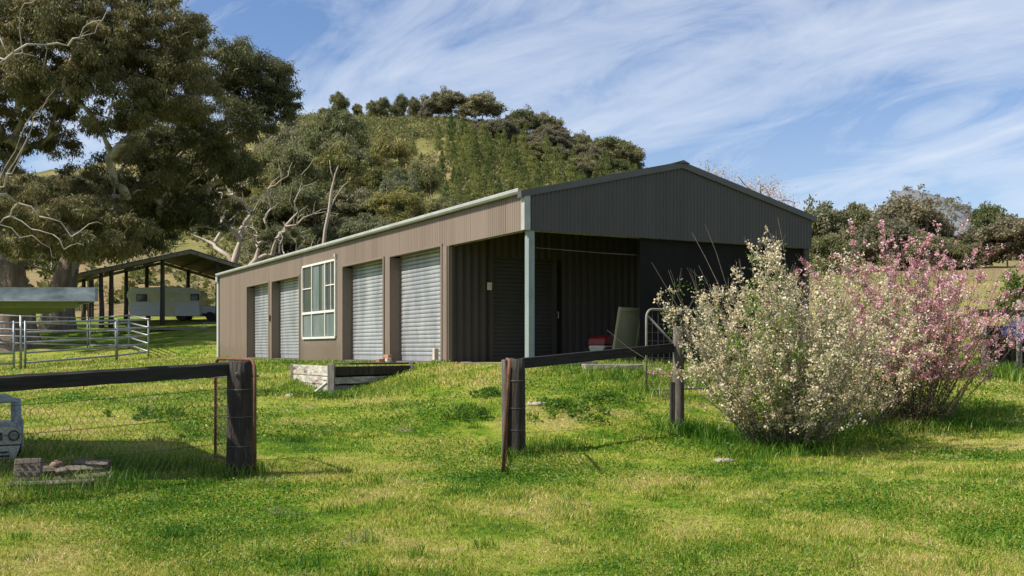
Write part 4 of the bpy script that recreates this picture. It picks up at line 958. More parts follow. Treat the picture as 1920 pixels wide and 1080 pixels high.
# bare overhanging twigs entering from the upper left
rng = np.random.default_rng(5); r = empty('bare_twig_tree', (-9.5, 11, g(-9.5, 11)), 0, 'bare twiggy tree whose thin grey branches reach in at the left', 'tree'); og = np.array(r.location)
tg = [at(px+dx, py+dy, Y+dz)-og for dx, dy, dz in ((0, 0, 0), (-22, 16, .3), (14, -24, -.3)) for px, py, Y in ((190, 40, 12), (150, 70, 12), (75, 108, 12.5), (10, 112, 12), (178, 62, 12), (60, 5, 12), (8, 350, 12), (30, 300, 12), (60, 240, 12), (90, 190, 12), (180, 445, 13), (168, 440, 13), (120, 468, 13), (60, 430, 13), (100, 440, 13), (20, 405, 13))]
mb = grow([np.array([0, 0, -.3]), np.array([.1, 0, 1]), np.array([.3, 0, 2]), np.array([.6, 0, 3.0]), np.array([1.2, .1, 3.6])], tg, .0042, rng, power=.5, sides=5, lift=.10, wob=.07, seglen=.35, first=2)
build('branches', mb, m_bark, r, smooth=True)

# ------------------------------------------------------------------ template trees
gm = [tree_template('gum_tree', 31, 20, 6.0, .14, 210, 230, .42, .13, m_leafg, m_barkf, 1.3, 7, 1.0, .024, skel=.3),
      tree_template('gum_tree', 32, 20, 6.0, .10, 220, 220, .42, .13, m_leafo, m_barkf, 1.3, 8, 1.0, .024, skel=.3),
      tree_template('gum_tree', 33, 20, 6.0, .14, 210, 230, .40, .13, m_leafb, m_barkf, 1.25, 6, 1.0, .024, skel=.3)]
fg = [tree_template('ridge_gum', 41, 14, 7.5, .16, 230, 80, .60, .32, m_leafb, m_barkf, 1.45, 7, .3, .022, skel=.2),
      tree_template('ridge_gum', 42, 14, 7.0, .10, 230, 80, .60, .32, m_she, m_barkf, 1.45, 6, .3, .022, skel=.2),
      tree_template('ridge_gum', 43, 14, 7.0, .14, 220, 80, .60, .32, m_leafo, m_barkf, 1.45, 7, .3, .022, skel=.2)]
pn_ = [conifer_template('cypress_pine', 51+i, 9, 2.1, 1300, .6, m_pine) for i in range(4)]
rnd = random.Random(77)
def plant_px(t_, px, top, wpx, Y, label, group=None, sink=0, name=None):
    q = at(px, 0, Y); zb = g(q[0], q[1]); zt_ = at(0, top, Y)[2]
    return plant(t_, (q[0], q[1], zb-sink), (zt_-zb+sink), wpx/F_PX*Y, label, 'tree', group, rng=rnd)
mid = [(2, 548, 222, 120, 118, 'grey gum at the right edge of the leaning gum crown'), (0, 594, 216, 110, 114, 'olive gum on the skyline between the leaning gum and the tallest slope gum'), (1, 637, 208, 165, 108, 'tallest grey-green gum on the slope left of the bare hill patch'), (0, 722, 246, 150, 102, 'bushy gum directly right of the tallest one on the slope'),
       (1, 792, 300, 120, 96, 'dark gum standing above the long shed roof at mid slope'), (2, 572, 236, 150, 116, 'grey gum left of the tallest one, just right of the leaning gum'),
       (0, 752, 350, 170, 84, 'yellow-olive gum just above the middle of the shed gutter'), (1, 834, 372, 100, 90, 'small dark gum nearest the shed gable corner'),
       (2, 655, 350, 150, 88, 'olive gum below the tallest one, behind the long gutter'), (1, 570, 345, 140, 84, 'dark gum above the left end of the shed gutter'),
       (0, 500, 270, 150, 104, 'gum behind the pale dead tree'), (1, 490, 345, 110, 120, 'low gum right behind the dead tree limbs'), (2, 420, 290, 120, 160, 'grey gum high on the slope behind the leaning gum'),
       (0, 690, 300, 120, 98, 'gum filling the gap between the two tallest slope gums'), (1, 610, 290, 110, 98, 'gum in front of the grey one on the slope'), (2, 690, 400, 120, 72, 'low grey gum close behind the shed gutter'),
       (1, 530, 420, 100, 72, 'low dark gum behind the far end of the shed'), (0, 330, 300, 120, 170, 'gum far up the slope behind the pole shed'), (1, 250, 330, 120, 165, 'gum on the slope beyond the big river gum'),
       (2, 100, 330, 130, 170, 'gum on the slope behind the big trunk')]
for i, px, top, wp, Y, lb in mid: plant_px(gm[i], px, top, wp, Y, lb, 'gums on the slope behind the shed')
rm = random.Random(15)
def slope_top(px): return float(np.interp(px, [-60, 150, 300, 520, 570, 600, 640, 700, 770, 830, 870], [305, 305, 290, 240, 215, 212, 215, 250, 320, 380, 430]))
for k in range(78):
    px = rm.uniform(-60, 850); top = slope_top(px)+rm.uniform(4, 150)**1.0; Y = (rm.uniform(150, 210) if px < 480 else rm.uniform(82, 135)) if top < 400 else rm.uniform(72, 90)
    if px < 480 and top > 400: continue
    plant_px(gm[k % 3], px, top, rm.uniform(90, 150), Y, f'{("yellow-olive", "dark green", "grey-green")[k % 3]} gum {"far up the slope behind the big left trees" if px < 330 else "on the slope above the pole shed" if px < 520 else "close behind the long shed gutter" if Y < 92 else "in the slope stand beyond the dead tree" if px < 660 else "at the right end of the slope stand"}', 'gums of the dense stand on the slope')
right = [(0, 1535, 372, 110, 118, 'pale crowned gum just right of the shed roof end'), (2, 1612, 380, 95, 122, 'green gum between the pale one and the dark domed one'), (1, 1690, 366, 150, 116, 'large dark domed tree on the right skyline'),
         (1, 1650, 402, 130, 108, 'brown-grey tree left of and below the domed one'), (0, 1752, 412, 90, 118, 'low pale gum in front of the distant rocky hill'), (2, 1848, 382, 85, 124, 'gum with a small raised top on the right skyline'),
         (1, 1890, 402, 140, 112, 'broad dark tree at the right edge of the field'), (1, 1822, 425, 110, 116, 'dark round tree left of the broad edge tree'), (0, 1580, 425, 90, 112, 'low tree below the pale crowned gum'),
         (2, 1540, 440, 90, 104, 'dark low tree beside the shed gable end'), (1, 1965, 395, 130, 116, 'dark tree cut by the right edge'), (0, 1720, 430, 110, 106, 'low tree in front of the large domed one'),
         (2, 1780, 445, 90, 110, 'small bushy tree at the field edge between two darker ones'), (1, 1500, 405, 80, 120, 'tree half hidden by the shed roof end')]
for i, px, top, wp, Y, lb in right: plant_px(fg[i], px, top, wp*1.05, Y, lb, 'trees at the far edge of the right field', sink=1.6)
ridge = [(0, 835, 165, 72, 'round topped gum standing highest on the skyline'), (0, 903, 173, 92, 'broad gum right of the highest skyline tree'), (0, 983, 200, 66, 'gum in the middle of the descending ridge'),
         (1, 934, 222, 66, 'dark gum below the broad skyline one'), (0, 1022, 209, 54, 'gum just right of the middle ridge gum'), (1, 1052, 238, 66, 'brown-grey gum halfway down the ridge'),
         (0, 1087, 246, 48, 'narrow gum before the lowest ridge pair'), (1, 1020, 235, 60, 'dark gum inside the ridge bend'), (2, 1135, 255, 78, 'green-grey gum, left of the lowest ridge pair'),
         (2, 1178, 264, 62, 'gum at the low right end of the ridge'), (0, 960, 215, 50, 'gum between the broad one and the ridge middle'), (1, 1105, 268, 50, 'low dark gum in the last ridge gap'), (1, 800, 196, 30, 'small dark tree left of the highest gum')]
for i, px, top, wp, lb in ridge:
    b = hit(px, top+ (52 if wp > 40 else 26), 250, 440); Y = b[1]
    plant(fg[i], (b[0], Y, b[2]-1), at(0, top, Y)[2]-b[2]+1, wp/F_PX*Y*1.1, lb, 'tree', 'gums along the hill ridge', rng=rnd)
for px, top, wp, lb in ((637, 172, 36, 'tallest thin dark tree on the left end of the ridge'), (672, 194, 24, 'tiny tree just right of the tallest left ridge tree'), (700, 188, 28, 'left one of the close pair of small ridge trees'),
                        (718, 181, 28, 'right, taller one of the close pair of small ridge trees'), (750, 176, 28, 'small open-crowned tree alone on the ridge right of the pair'), (778, 182, 36, 'wider small tree on the ridge beside the highest gums'),
                        (612, 203, 34, 'low bushy tree on the ridge beside the leaning gum crown'), (735, 196, 22, 'lowest tiny tree between the ridge pair and the open-crowned one')):
    Y = 395+rnd.uniform(-15, 15); q = at(px, 0, Y); zb = g(q[0], q[1])
    plant(fg[2], (q[0], Y, zb-2), at(0, top, Y)[2]-zb+2, wp/F_PX*Y, lb, 'tree', 'small trees on the left part of the ridge', rng=rnd)
for k in range(20):
    px = rm.uniform(890, 1195); ln_ = np.interp(px, [880, 960, 1050, 1120, 1200], [232, 262, 292, 322, 345]); b = hit(px, ln_+rm.uniform(4, 34), 230, 440)
    h = rm.uniform(38, 52)/F_PX*b[1]; plant(fg[k % 3], (b[0], b[1], b[2]-1), h, h*rm.uniform(1.0, 1.35), 'grey-brown gum in the unbroken stand just below the ridge', 'tree', 'gums of the stand just below the ridge', rng=rm)
npn = 0
rp = random.Random(3); placed = []
while npn < 112:
    px = rp.uniform(820, 1215); py = rp.uniform(268, 400)
    lo_ = 268+max(0, (px-960))*.26; hi_ = 392
    if py < lo_ or py > hi_: continue
    tries = globals().get('tries', 0)+1
    if tries < 20000 and any(abs(px-a)+abs(py-b)*2 < 24 for a, b in placed): continue
    b = hit(px, py, 120, 420); placed.append((px, py))
    hpx = rp.uniform(30, 52); h = hpx/F_PX*b[1]*1.15
    plant(pn_[npn % 4], (b[0], b[1], b[2]-.2), h, h*rp.uniform(.40, .58), 'young green cypress pine in the dense stand on the hillside', 'tree', 'cypress pines on the hillside', rng=rp); npn += 1
for px, py, hh in ((775, 296, 30), (790, 303, 16), (700, 262, 14)):
    b = hit(px, py, 120, 420); h = hh/F_PX*b[1]; plant(pn_[1], b, h, h*.6, {775: 'lone dark pine on the bare grassy patch of the hill', 790: 'small lone shrub-like pine right below the lone dark one', 700: 'tiny lone pine at the upper left of the bare patch'}[px], 'tree', rng=rp)
# far hill scrub: one mass
rng = np.random.default_rng(8); cs = []
for k in range(14000):
    px = rng.uniform(540, 1230); Y = rng.uniform(190, 440); X = (px-960)/F_PX*Y
    if 770 < px < 850 and Y < 345 and rng.random() < .93: continue
    if Y < 300 and rng.random() < .3: continue
    cs.append((X, Y, 0))
for k in range(500):
    Y = rng.uniform(80, 190); X = (rng.uniform(-300, 700)-960)/F_PX*Y
    cs.append((X, Y, 0))
cs = np.array(cs); cs[:, 2] = G(cs[:, 0], cs[:, 1])+.5
V, Fc, rn = clump_leaves(cs, rng.uniform(.5, 1.9, len(cs))*(.5+cs[:, 1]/400)*np.where((cs[:, 1] > 320) & (rng.random(len(cs)) < .3), 1.7, 1), 30, .75, .42, rng, .0, .75, .3, .5)
tag(np_mesh('hillside_scrub', V, Fc, m_scrub, rnd=rn), 'low olive scrub spread over the hillside', 'scrub', None, 'stuff')
# scrub on the far hill
cs = []
for k in range(1500):
    X = rng.uniform(500, 1100); Y = rng.uniform(1350, 1750); i = np.argmin(abs(ys-Y)); j = np.argmin(abs(xs-X)); cs.append((X, Y, Z[i, j]*.98+3))
V, Fc, rn = clump_leaves(np.array(cs), rng.uniform(3, 7, len(cs)), 26, 4, 2, rng, 0, .8)
tag(np_mesh('distant_woodland', V, Fc, m_she, rnd=rn), 'far-off woodland on the distant rocky hill', 'woodland', None, 'stuff')
# pale bare-limbed gum by the pole shed
def bare_gum(px, Y, tops, label, r_tip, seed, fork=2.5, name='pale_bare_gum', bark=m_barkp, power=.6):
    rng = np.random.default_rng(seed); q = at(px, 0, Y); o0 = np.array([q[0], q[1], g(q[0], q[1])]); r = empty(name, tuple(o0), 0, label, 'tree')
    tg = []
    for (a, b, dy) in tops:
        c = at(a, b, Y+dy)-o0; tg.append(c)
        for _ in range(5): tg.append(c+rng.normal(size=3)*np.array([1.1, .9, .9])-np.array([0, 0, .4]))
    base = [np.array([0, 0, -.4]), np.array([0, 0, fork*.5]), np.array([0, 0, fork])]
    build('trunk', grow(base, tg, r_tip, rng, power=power, lift=.04, wob=.06, seglen=1.0, first=1, sides=7), bark, r, smooth=True); return r
bare_gum(428, 72, [(395, 345, 0), (408, 360, 1), (425, 365, 0), (412, 345, -1), (445, 335, 0), (438, 345, 1), (455, 345, 0), (375, 375, 1), (420, 410, -1)], 'pale barked gum with thick upright forks behind the pole shed', .036, 3, 3, power=.52)
bare_gum(452, 70, [(540, 330, 0), (530, 325, 1), (568, 350, 0), (578, 385, 1), (560, 400, -1), (500, 400, 0), (462, 415, 0), (535, 425, 0), (470, 440, 0), (548, 475, -1), (505, 450, 1)], 'dead white-limbed tree spreading right above the pole shed roof', .022, 4, 2.5, power=.56)
q = at(606, 0, 74); o0 = np.array([q[0], q[1], g(q[0], q[1])]); r = empty('slender_gum', tuple(o0), 0, 'slender pale trunk rising in front of the slope gums above the gutter', 'tree')
mb = MB(); mb.tube([np.array([0, 0, -.3])]+[at(a, b, 74)-o0 for a, b in ((606, 470), (610, 430), (617, 395), (621, 360), (629, 325), (640, 298))], [.17, .15, .13, .11, .09, .06, .03], 8)
mb.tube([at(a, b, 74)-o0 for a, b in ((615, 400), (628, 372), (644, 348), (662, 335))], [.07, .05, .035, .02], 6); mb.tube([at(a, b, 74)-o0 for a, b in ((626, 340), (620, 318), (618, 300))], [.05, .035, .02], 6)
build('trunk', mb, m_barkp, r, smooth=True)
cs = np.array([at(a, b, 74+c)-o0 for a, b, c in ((640, 296, 0), (625, 285, 1), (655, 300, -1), (662, 332, 0), (618, 298, .5), (645, 275, 0), (632, 268, 1), (600, 300, 1), (670, 318, 0), (650, 340, 1))])
V, Fc, rn = clump_leaves(cs, np.full(10, .8), 260, .3, .09, np.random.default_rng(2), 1.0, .7, .4, .7); np_mesh('crown', V, Fc, m_leafg, r, rnd=rn)
# dead twiggy scrub between
bare_gum(560, 66, [(a, b, c) for a, b, c in ((520, 430, 0), (545, 445, 1), (575, 440, 0), (600, 445, 0), (530, 470, 1), (590, 470, 0))], 'grey leafless tree just behind the far end of the shed', .02, 7, 2, name='leafless_tree', bark=m_bark)
# blossom tree behind the roof
rng = np.random.default_rng(12); q = at(1410, 0, 40); o0 = np.array([q[0], q[1], g(q[0], q[1])]); r = empty('blossom_tree', tuple(o0), 0, 'bare pink-budded tree showing its twigs above the shed roof', 'tree')
tg = [at(px, py, 40+rng.uniform(-1.5, 1.5))-o0 for px, py in [(1330, 312), (1345, 318), (1355, 316), (1325, 325), (1385, 332), (1378, 345), (1400, 342), (1412, 345), (1425, 340), (1432, 350), (1448, 340), (1455, 352), (1462, 360), (1470, 368), (1440, 366), (1420, 362), (1450, 380), (1395, 360), (1478, 385), (1360, 335), (1340, 335), (1490, 380), (1468, 375)]]
tg += [t_+rng.normal(size=3)*[.5, .6, .35]-[0, 0, .3] for t_ in tg for _ in range(2)]
build('trunk', grow([np.array([0, 0, -.3]), np.array([0, 0, 1]), np.array([0, 0, 2.2])], tg, .017, rng, power=.5, lift=.05, wob=.05, seglen=.8, first=1), m_bark, r, smooth=True)
tgA = np.array(tg); P_ = np.repeat(tgA, 60, 0); P_ = P_+rng.normal(size=P_.shape)*[.20, .2, .28]-[0, 0, .2]; V, Fc = leaf_quads(P_, rng.normal(size=P_.shape), .055, .045, rng)
np_mesh('blossom', V, Fc, leafmat('pale_pink_buds', [(.30, .20, .18), (.50, .38, .36), (.62, .52, .50)], .3, vary=0), r, rnd=np.repeat(rng.uniform(0, 1, len(P_)), 4))

# ------------------------------------------------------------------ flowering bushes
def stems(rng, n, R, H, spread, base_r=.45, lean=(0, 0), elev=(.2, 1.0)):
    out = []
    for k in range(n):
        a = rng.uniform(0, 2*PI); tilt = rng.uniform(0, 1)**.85*spread
        L = H*rng.uniform(.55, 1.08)*(1-.12*tilt); b = np.array([base_r*math.cos(a), base_r*math.sin(a), 0])*(.25+.75*tilt/spread)*rng.uniform(.6, 1.1)
        d = np.array([math.cos(a)*math.sin(tilt)*R, math.sin(a)*math.sin(tilt)*R, math.cos(tilt)]); K = 9; p = b.copy(); P = [p.copy()]
        bend = rng.normal(size=3)*.10; up = rng.uniform(.0, .10)
        for i in range(K):
            d = d+bend/K*2+rng.normal(size=3)*.055+np.array([0, 0, up*.5]); d /= np.linalg.norm(d); p = p+d*L/K; P.append(p.copy())
        out.append(np.array(P))
    return out
def bush(name, loc, label, n, R, H, spread, stem_mat, r0, side, seed, cat='bush', gr=(.35, .95)):
    rng = np.random.default_rng(seed); root = empty(name, loc, 0, label, cat); mb = MB(); S_ = stems(rng, n, R, H, spread); tips = []
    for P in S_:
        mb.tube(P, list(np.linspace(r0, r0*.22, len(P))), 4, cap=False)
        tips.append(P)
        for _ in range(side):
            i = rng.integers(1, len(P)-1); q = P[i]; d = (P[i+1]-P[i]); d /= np.linalg.norm(d); d = d+rng.normal(size=3)*.55; d /= np.linalg.norm(d); L = rng.uniform(.18, .55)*H*.28
            Q = [q]
            for j in range(4): d = d+rng.normal(size=3)*.13+[0, 0, .06]; d /= np.linalg.norm(d); Q.append(Q[-1]+d*L/4)
            Q = np.array(Q); mb.tube(Q, list(np.linspace(r0*.35, r0*.12, 5)), 3, cap=False); tips.append(Q)
    build('stems', mb, stem_mat, root); return root, tips, rng
def along(tips, rng, n, lo, hi, jit, zmin=.3):
    wt = rng.uniform(.05, 1, len(tips))**2.2; idx = rng.choice(len(tips), n, p=wt/wt.sum()); P = np.empty((n, 3)); D = np.empty((n, 3))
    for k, i in enumerate(idx):
        T_ = tips[i]; m_ = len(T_)-1; u = rng.uniform(lo if m_ > 5 else 0.15, hi)*m_; j = min(int(u), m_-1); P[k] = T_[j]+(T_[j+1]-T_[j])*(u-j); D[k] = T_[j+1]-T_[j]
    P += rng.normal(size=P.shape)*jit; return P[P[:, 2] > zmin], D[P[:, 2] > zmin]
q = at(1478, 836, 13.3); loc = (q[0], q[1], g(q[0], q[1]))
root, tips, rng = bush('white_blossom_bush', loc, 'sprawling cream-white blossoming bush right of the open bay', 165, 1.0, 2.78, .74, m_stem, .008, 17, 61)
for _ in range(16):                                                # long bare leaders standing out of the bush
    a = rng.uniform(0, 2*PI); ti = rng.uniform(.1, .95); L = rng.uniform(2.7, 3.25); d = np.array([math.cos(a)*math.sin(ti), math.sin(a)*math.sin(ti), math.cos(ti)]); P = [np.array([.2*math.cos(a), .2*math.sin(a), 0])]
    for i in range(8): d = d+rng.normal(size=3)*.07; d /= np.linalg.norm(d); P.append(P[-1]+d*L/8)
    mb = MB(); mb.tube(P, list(np.linspace(.008, .0025, 9)), 4, cap=False); build('leader_stem', mb, m_stem, root); tips.append(np.array(P)[:7])
P_, D_ = along(tips, rng, 9300, .22, 1.0, .012, .30); P_ = np.repeat(P_, 6, 0); D_ = np.repeat(D_, 6, 0); P_ = P_+rng.normal(size=P_.shape)*.020; V, Fc = leaf_quads(P_, rng.normal(size=P_.shape)+D_*.5, .033, .026, rng); np_mesh('blossom', V, Fc, m_wflow, root, rnd=np.repeat(rng.uniform(0, 1, len(P_)), 4))
P_, D_ = along(tips, rng, 12000, .03, .33, .05, .05); V, Fc = leaf_quads(P_, rng.normal(size=P_.shape)+D_*3, .045, .02, rng); np_mesh('leaves', V, Fc, m_green, root, rnd=np.repeat(rng.uniform(0, 1, len(P_)), 4))
c_ = np.array([at(1432+dx, 625+dy*1.1, 12.6)-np.array(loc) for dx, dy in ((-20, -50), (0, 0), (15, 40), (-30, 60), (40, -20), (30, 90), (-5, 120), (60, 30), (-50, 20))])
V, Fc, rn = clump_leaves(c_, np.full(9, .19), 120, .05, .024, rng, .1, 1.3); np_mesh('green_shoots', V, Fc, m_green, root, rnd=rn)
q = at(1712, 776, 15.6); loc2 = (q[0], q[1], g(q[0], q[1]))
root, tips, rng = bush('pink_blossom_bush', loc2, 'upright pink blossoming bush with red-brown stems at the right', 135, 1.0, 3.15, .70, m_stemr, .008, 17, 62)
# open blooms in small round pompons
P_, D_ = along(tips, rng, 5000, .36, 1.0, .015, .7); n_p = 11; C_ = np.repeat(P_, n_p, 0); d = rng.normal(size=C_.shape); d /= np.linalg.norm(d, axis=1, keepdims=True); rad = np.repeat(rng.uniform(.014, .042, len(P_)), n_p)[:, None]
V, Fc = leaf_quads(C_+d*rad*.7, d+rng.normal(size=d.shape)*.6, .030, .026, rng); np_mesh('blossom', V, Fc, m_pflow, root, rnd=np.repeat(np.clip(np.repeat(rng.uniform(.1, .9, len(P_)), n_p)+rng.uniform(-.2, .2, len(C_)), 0, 1), 4))
P_, D_ = along(tips, rng, 21000, .30, 1.0, .012, .7); V, Fc = leaf_quads(P_, rng.normal(size=P_.shape)+D_, .024, .016, rng); np_mesh('buds', V, Fc, m_pbud, root, rnd=np.repeat(rng.uniform(0, 1, len(P_)), 4))
P_, D_ = along(tips, rng, 7500, .05, .50, .06, .05); V, Fc = leaf_quads(P_, rng.normal(size=P_.shape)+D_*3, .05, .022, rng); np_mesh('leaves', V, Fc, m_green, root, rnd=np.repeat(rng.uniform(0, 1, len(P_)), 4))
# sparser cream bush between the two
q = at(1590, 795, 15.2); loc3 = (q[0], q[1], g(q[0], q[1]))
root, tips, rng = bush('thin_cream_bush', loc3, 'thinner cream-flowered bush between the white one and the pink one', 70, 1.0, 2.5, .72, m_stem, .007, 16, 63)
P_, D_ = along(tips, rng, 2400, .22, 1.0, .012, .30); P_ = np.repeat(P_, 6, 0); D_ = np.repeat(D_, 6, 0); P_ = P_+rng.normal(size=P_.shape)*.020; V, Fc = leaf_quads(P_, rng.normal(size=P_.shape)+D_*.5, .030, .023, rng); np_mesh('blossom', V, Fc, m_wflow, root, rnd=np.repeat(rng.uniform(0, .8, len(P_)), 4))
# wisteria and green shrub at the right edge
q = at(1925, 640, 22.2); l_ = np.array([q[0], q[1], g(q[0], q[1])]); r = empty('lilac_creeper', tuple(l_), 0, 'lilac flowering creeper hanging on the fence at the right edge', 'creeper'); rng = np.random.default_rng(3)
cs = np.array([at(px, py, 21.7)-l_ for px, py in [(1885, 625), (1892, 612), (1905, 605), (1915, 615), (1925, 600), (1935, 620), (1900, 630), (1950, 610), (1912, 628), (1965, 600), (1980, 620)]])
V, Fc, rn = clump_leaves(cs, np.full(len(cs), .12), 120, .035, .028, rng, .4, 1.4); np_mesh('flowers', V, Fc, m_lilac, r, rnd=rn)
mb = grow([np.array([0, 0, -.1]), np.array([0, 0, .4]), np.array([0, 0, .6])], list(cs), .01, rng, seglen=.3); build('vine', mb, m_stem, r)
q = at(1905, 600, 24); l_ = np.array([q[0], q[1], g(q[0], q[1])]); r = empty('leafy_shrub', tuple(l_), 0, 'bright green leafy shrub behind the right-hand fence', 'shrub')
cs = np.array([at(px, py, 24)-l_ for px, py in [(1890, 575), (1905, 560), (1920, 565), (1900, 545), (1898, 525), (1925, 550), (1940, 570), (1930, 540), (1880, 570), (1950, 555), (1970, 560)]])
V, Fc, rn = clump_leaves(cs, np.full(len(cs), .26), 260, .09, .045, rng, -.4, 1.2); np_mesh('leaves', V, Fc, m_green, r, rnd=rn)
mb = grow([np.array([0, 0, -.1]), np.array([0, 0, .3]), np.array([0, 0, .6])], list(cs), .01, rng, seglen=.3); build('stems', mb, m_stem, r)

# ------------------------------------------------------------------ grass
rng = np.random.default_rng(99)
def in_shed(X, Y):
    x = (X-SO[0])*BX[0]+(Y-SO[1])*BX[1]; y = (X-SO[0])*AY[0]+(Y-SO[1])*AY[1]
    return (x > -.06) & (x < W_+.1) & (y > -.02) & (y < L_+.1)
def patch(X, Y, s, k):
    return (np.sin(X*s+k)*np.sin(Y*s*1.13+k*2)+np.sin(X*s*2.3+Y*s*.7+k)*.5+np.sin(Y*s*2.9-X*s*1.1)*.35)
def blades(n, y0, y1, h, wd, name, mat, umax=.60, power=1.6, lush=0, rn0=0):
    f_ = rng.uniform(0, 1, n); Y = (y0**(1-power)+(y1**(1-power)-y0**(1-power))*f_)**(1/(1-power)); u = rng.uniform(-umax, umax, n); X = u*Y
    k = ~in_shed(X, Y); X, Y = X[k], Y[k]; n = len(X); Z_ = G(X, Y)
    hh = h*rng.uniform(.5, 1.4, n)*(1+.35*patch(X, Y, 1.7, 2))*(Y/7)**.25; hh = np.maximum(hh, h*.3); ww = wd*rng.uniform(.6, 1.4, n)*(Y/7)**.9
    a = rng.uniform(0, 2*PI, n); le = rng.uniform(.15, 1.1, n)*hh; b = rng.uniform(0, 2*PI, n)
    P0 = np.stack([X, Y, Z_-.004], 1); S_ = np.stack([np.cos(a), np.sin(a), np.zeros(n)], 1)*ww[:, None]*.5
    M_ = P0+np.stack([np.cos(b)*le*.35, np.sin(b)*le*.35, hh*.6], 1); T_ = P0+np.stack([np.cos(b)*le, np.sin(b)*le, hh], 1)
    V = np.stack([P0-S_, P0+S_, M_+S_*.8, T_, M_-S_*.8], 1).reshape(-1, 3); i = np.arange(n)[:, None]*5
    Fc = np.concatenate([i+np.array([[0, 1, 2, 4]]), i+np.array([[4, 2, 3, 3]])])
    # quads + tip as triangle stored via a separate index list
    me_f = [i+np.array([[0, 1, 2, 4]])]
    return V, n, i, rng.uniform(0, 1, n)
def grass_object(name, parts, mat, label, cat):
    Vs, nq = [], 0; quads = []; tris = []; rn = []; off = 0
    for V, n, i, r_ in parts:
        Vs.append(V); quads.append(i+off+np.array([[0, 1, 2, 4]])); tris.append(i+off+np.array([[4, 2, 3]])); rn.append(np.repeat(r_, 5)); off += len(V)
    V = np.concatenate(Vs).astype(np.float32); Q = np.concatenate(quads); T_ = np.concatenate(tris); me = bpy.data.meshes.new(name)
    me.vertices.add(len(V)); me.vertices.foreach_set('co', V.ravel()); li = np.concatenate([Q.ravel(), T_.ravel()]).astype(np.int32)
    me.loops.add(len(li)); me.loops.foreach_set('vertex_index', li); me.polygons.add(len(Q)+len(T_))
    st = np.concatenate([np.arange(len(Q))*4, len(Q)*4+np.arange(len(T_))*3]).astype(np.int32); me.polygons.foreach_set('loop_start', st)
    me.polygons.foreach_set('loop_total', np.concatenate([np.full(len(Q), 4), np.full(len(T_), 3)]).astype(np.int32)); me.update(calc_edges=True)
    at_ = me.attributes.new('rnd', 'FLOAT', 'POINT'); at_.data.foreach_set('value', np.concatenate(rn).astype(np.float32)); me.materials.append(mat)
    o = bpy.data.objects.new(name, me); C.objects.link(o); return tag(o, label, cat, None, 'stuff')
grass_object('grass', [blades(440000, 4.4, 20, .029, .0052, '', None, umax=.80), blades(120000, 18, 50, .045, .0062, '', None, power=1.5)], m_blade, 'short yellow-green lawn grass over the paddock', 'grass')
# clover: small broad leaves in green patches
f_ = rng.uniform(0, 1, 540000); Y = 4.5*(30/4.5)**f_; X = rng.uniform(-.78, .78, len(Y))*Y; k = (patch(X, Y, .9, 1.3)+rng.normal(size=len(X))*.35 > .25) & ~in_shed(X, Y); X, Y = X[k], Y[k]
Pz = np.stack([X, Y, G(X, Y)+rng.uniform(.008, .04, len(X))], 1); D_ = rng.normal(size=Pz.shape); D_[:, 2] = D_[:, 2]*.35+.25
s_ = (.016*(Y/7)**.8); V, Fc = leaf_quads(Pz, D_, s_, s_*.9, rng)
tag(np_mesh('clover', V, Fc, m_lush, rnd=np.repeat(rng.uniform(0, 1, len(X))*.6, 4)), 'broad-leaved clover in green patches through the lawn', 'clover', None, 'stuff')
# long tufts at posts, walls and bushes
def tuft(px, py, Y, n, rad, h, wd=.008): q = at(px, py, Y); return (q[0], q[1], n, rad, h, wd)
tl = [tuft(450, 893, 10.4, 420, .28, .15), tuft(250, 900, 10.8, 900, .45, .20), tuft(320, 898, 10.9, 500, .35, .16), tuft(965, 852, 12.5, 350, .30, .13), tuft(1030, 838, 12.9, 500, .35, .14), tuft(1270, 808, 14.4, 600, .35, .18), tuft(1330, 800, 14.2, 700, .4, .24),
      tuft(1465, 838, 13.2, 1800, .75, .19), tuft(1590, 800, 15.0, 1500, .8, .18), tuft(1710, 780, 15.5, 1800, .8, .20), tuft(1800, 770, 16.5, 700, .7, .15), tuft(1400, 850, 12.6, 600, .4, .15), tuft(1890, 690, 22, 2200, 1.3, .34), tuft(60, 940, 9.4, 700, .5, .14),
      tuft(190, 935, 9.7, 500, .35, .16), tuft(130, 870, 11.3, 900, .8, .12), tuft(1200, 690, 18.6, 1400, 1.1, .16), tuft(1100, 697, 18.3, 900, .9, .12), tuft(620, 745, 19.0, 700, .8, .14), tuft(720, 735, 18.8, 900, .9, .14), tuft(1225, 735, 16.8, 500, .5, .18), tuft(560, 725, 20.5, 600, .8, .14), tuft(240, 672, 42, 700, 2.5, .10), tuft(120, 684, 38, 700, 2.5, .10)]
for k in range(90):
    u = rng.uniform(-.52, .52); Y0 = 5.2*(14/5.2)**rng.uniform(0, 1); tl.append((u*Y0, Y0, 60, .10, rng.uniform(.07, .12), .007))
for y in np.arange(3.5, L_, .8): q = SO-BX*.22+AY*y; tl.append((q[0], q[1], 130, .32, .10, .009))
parts = []
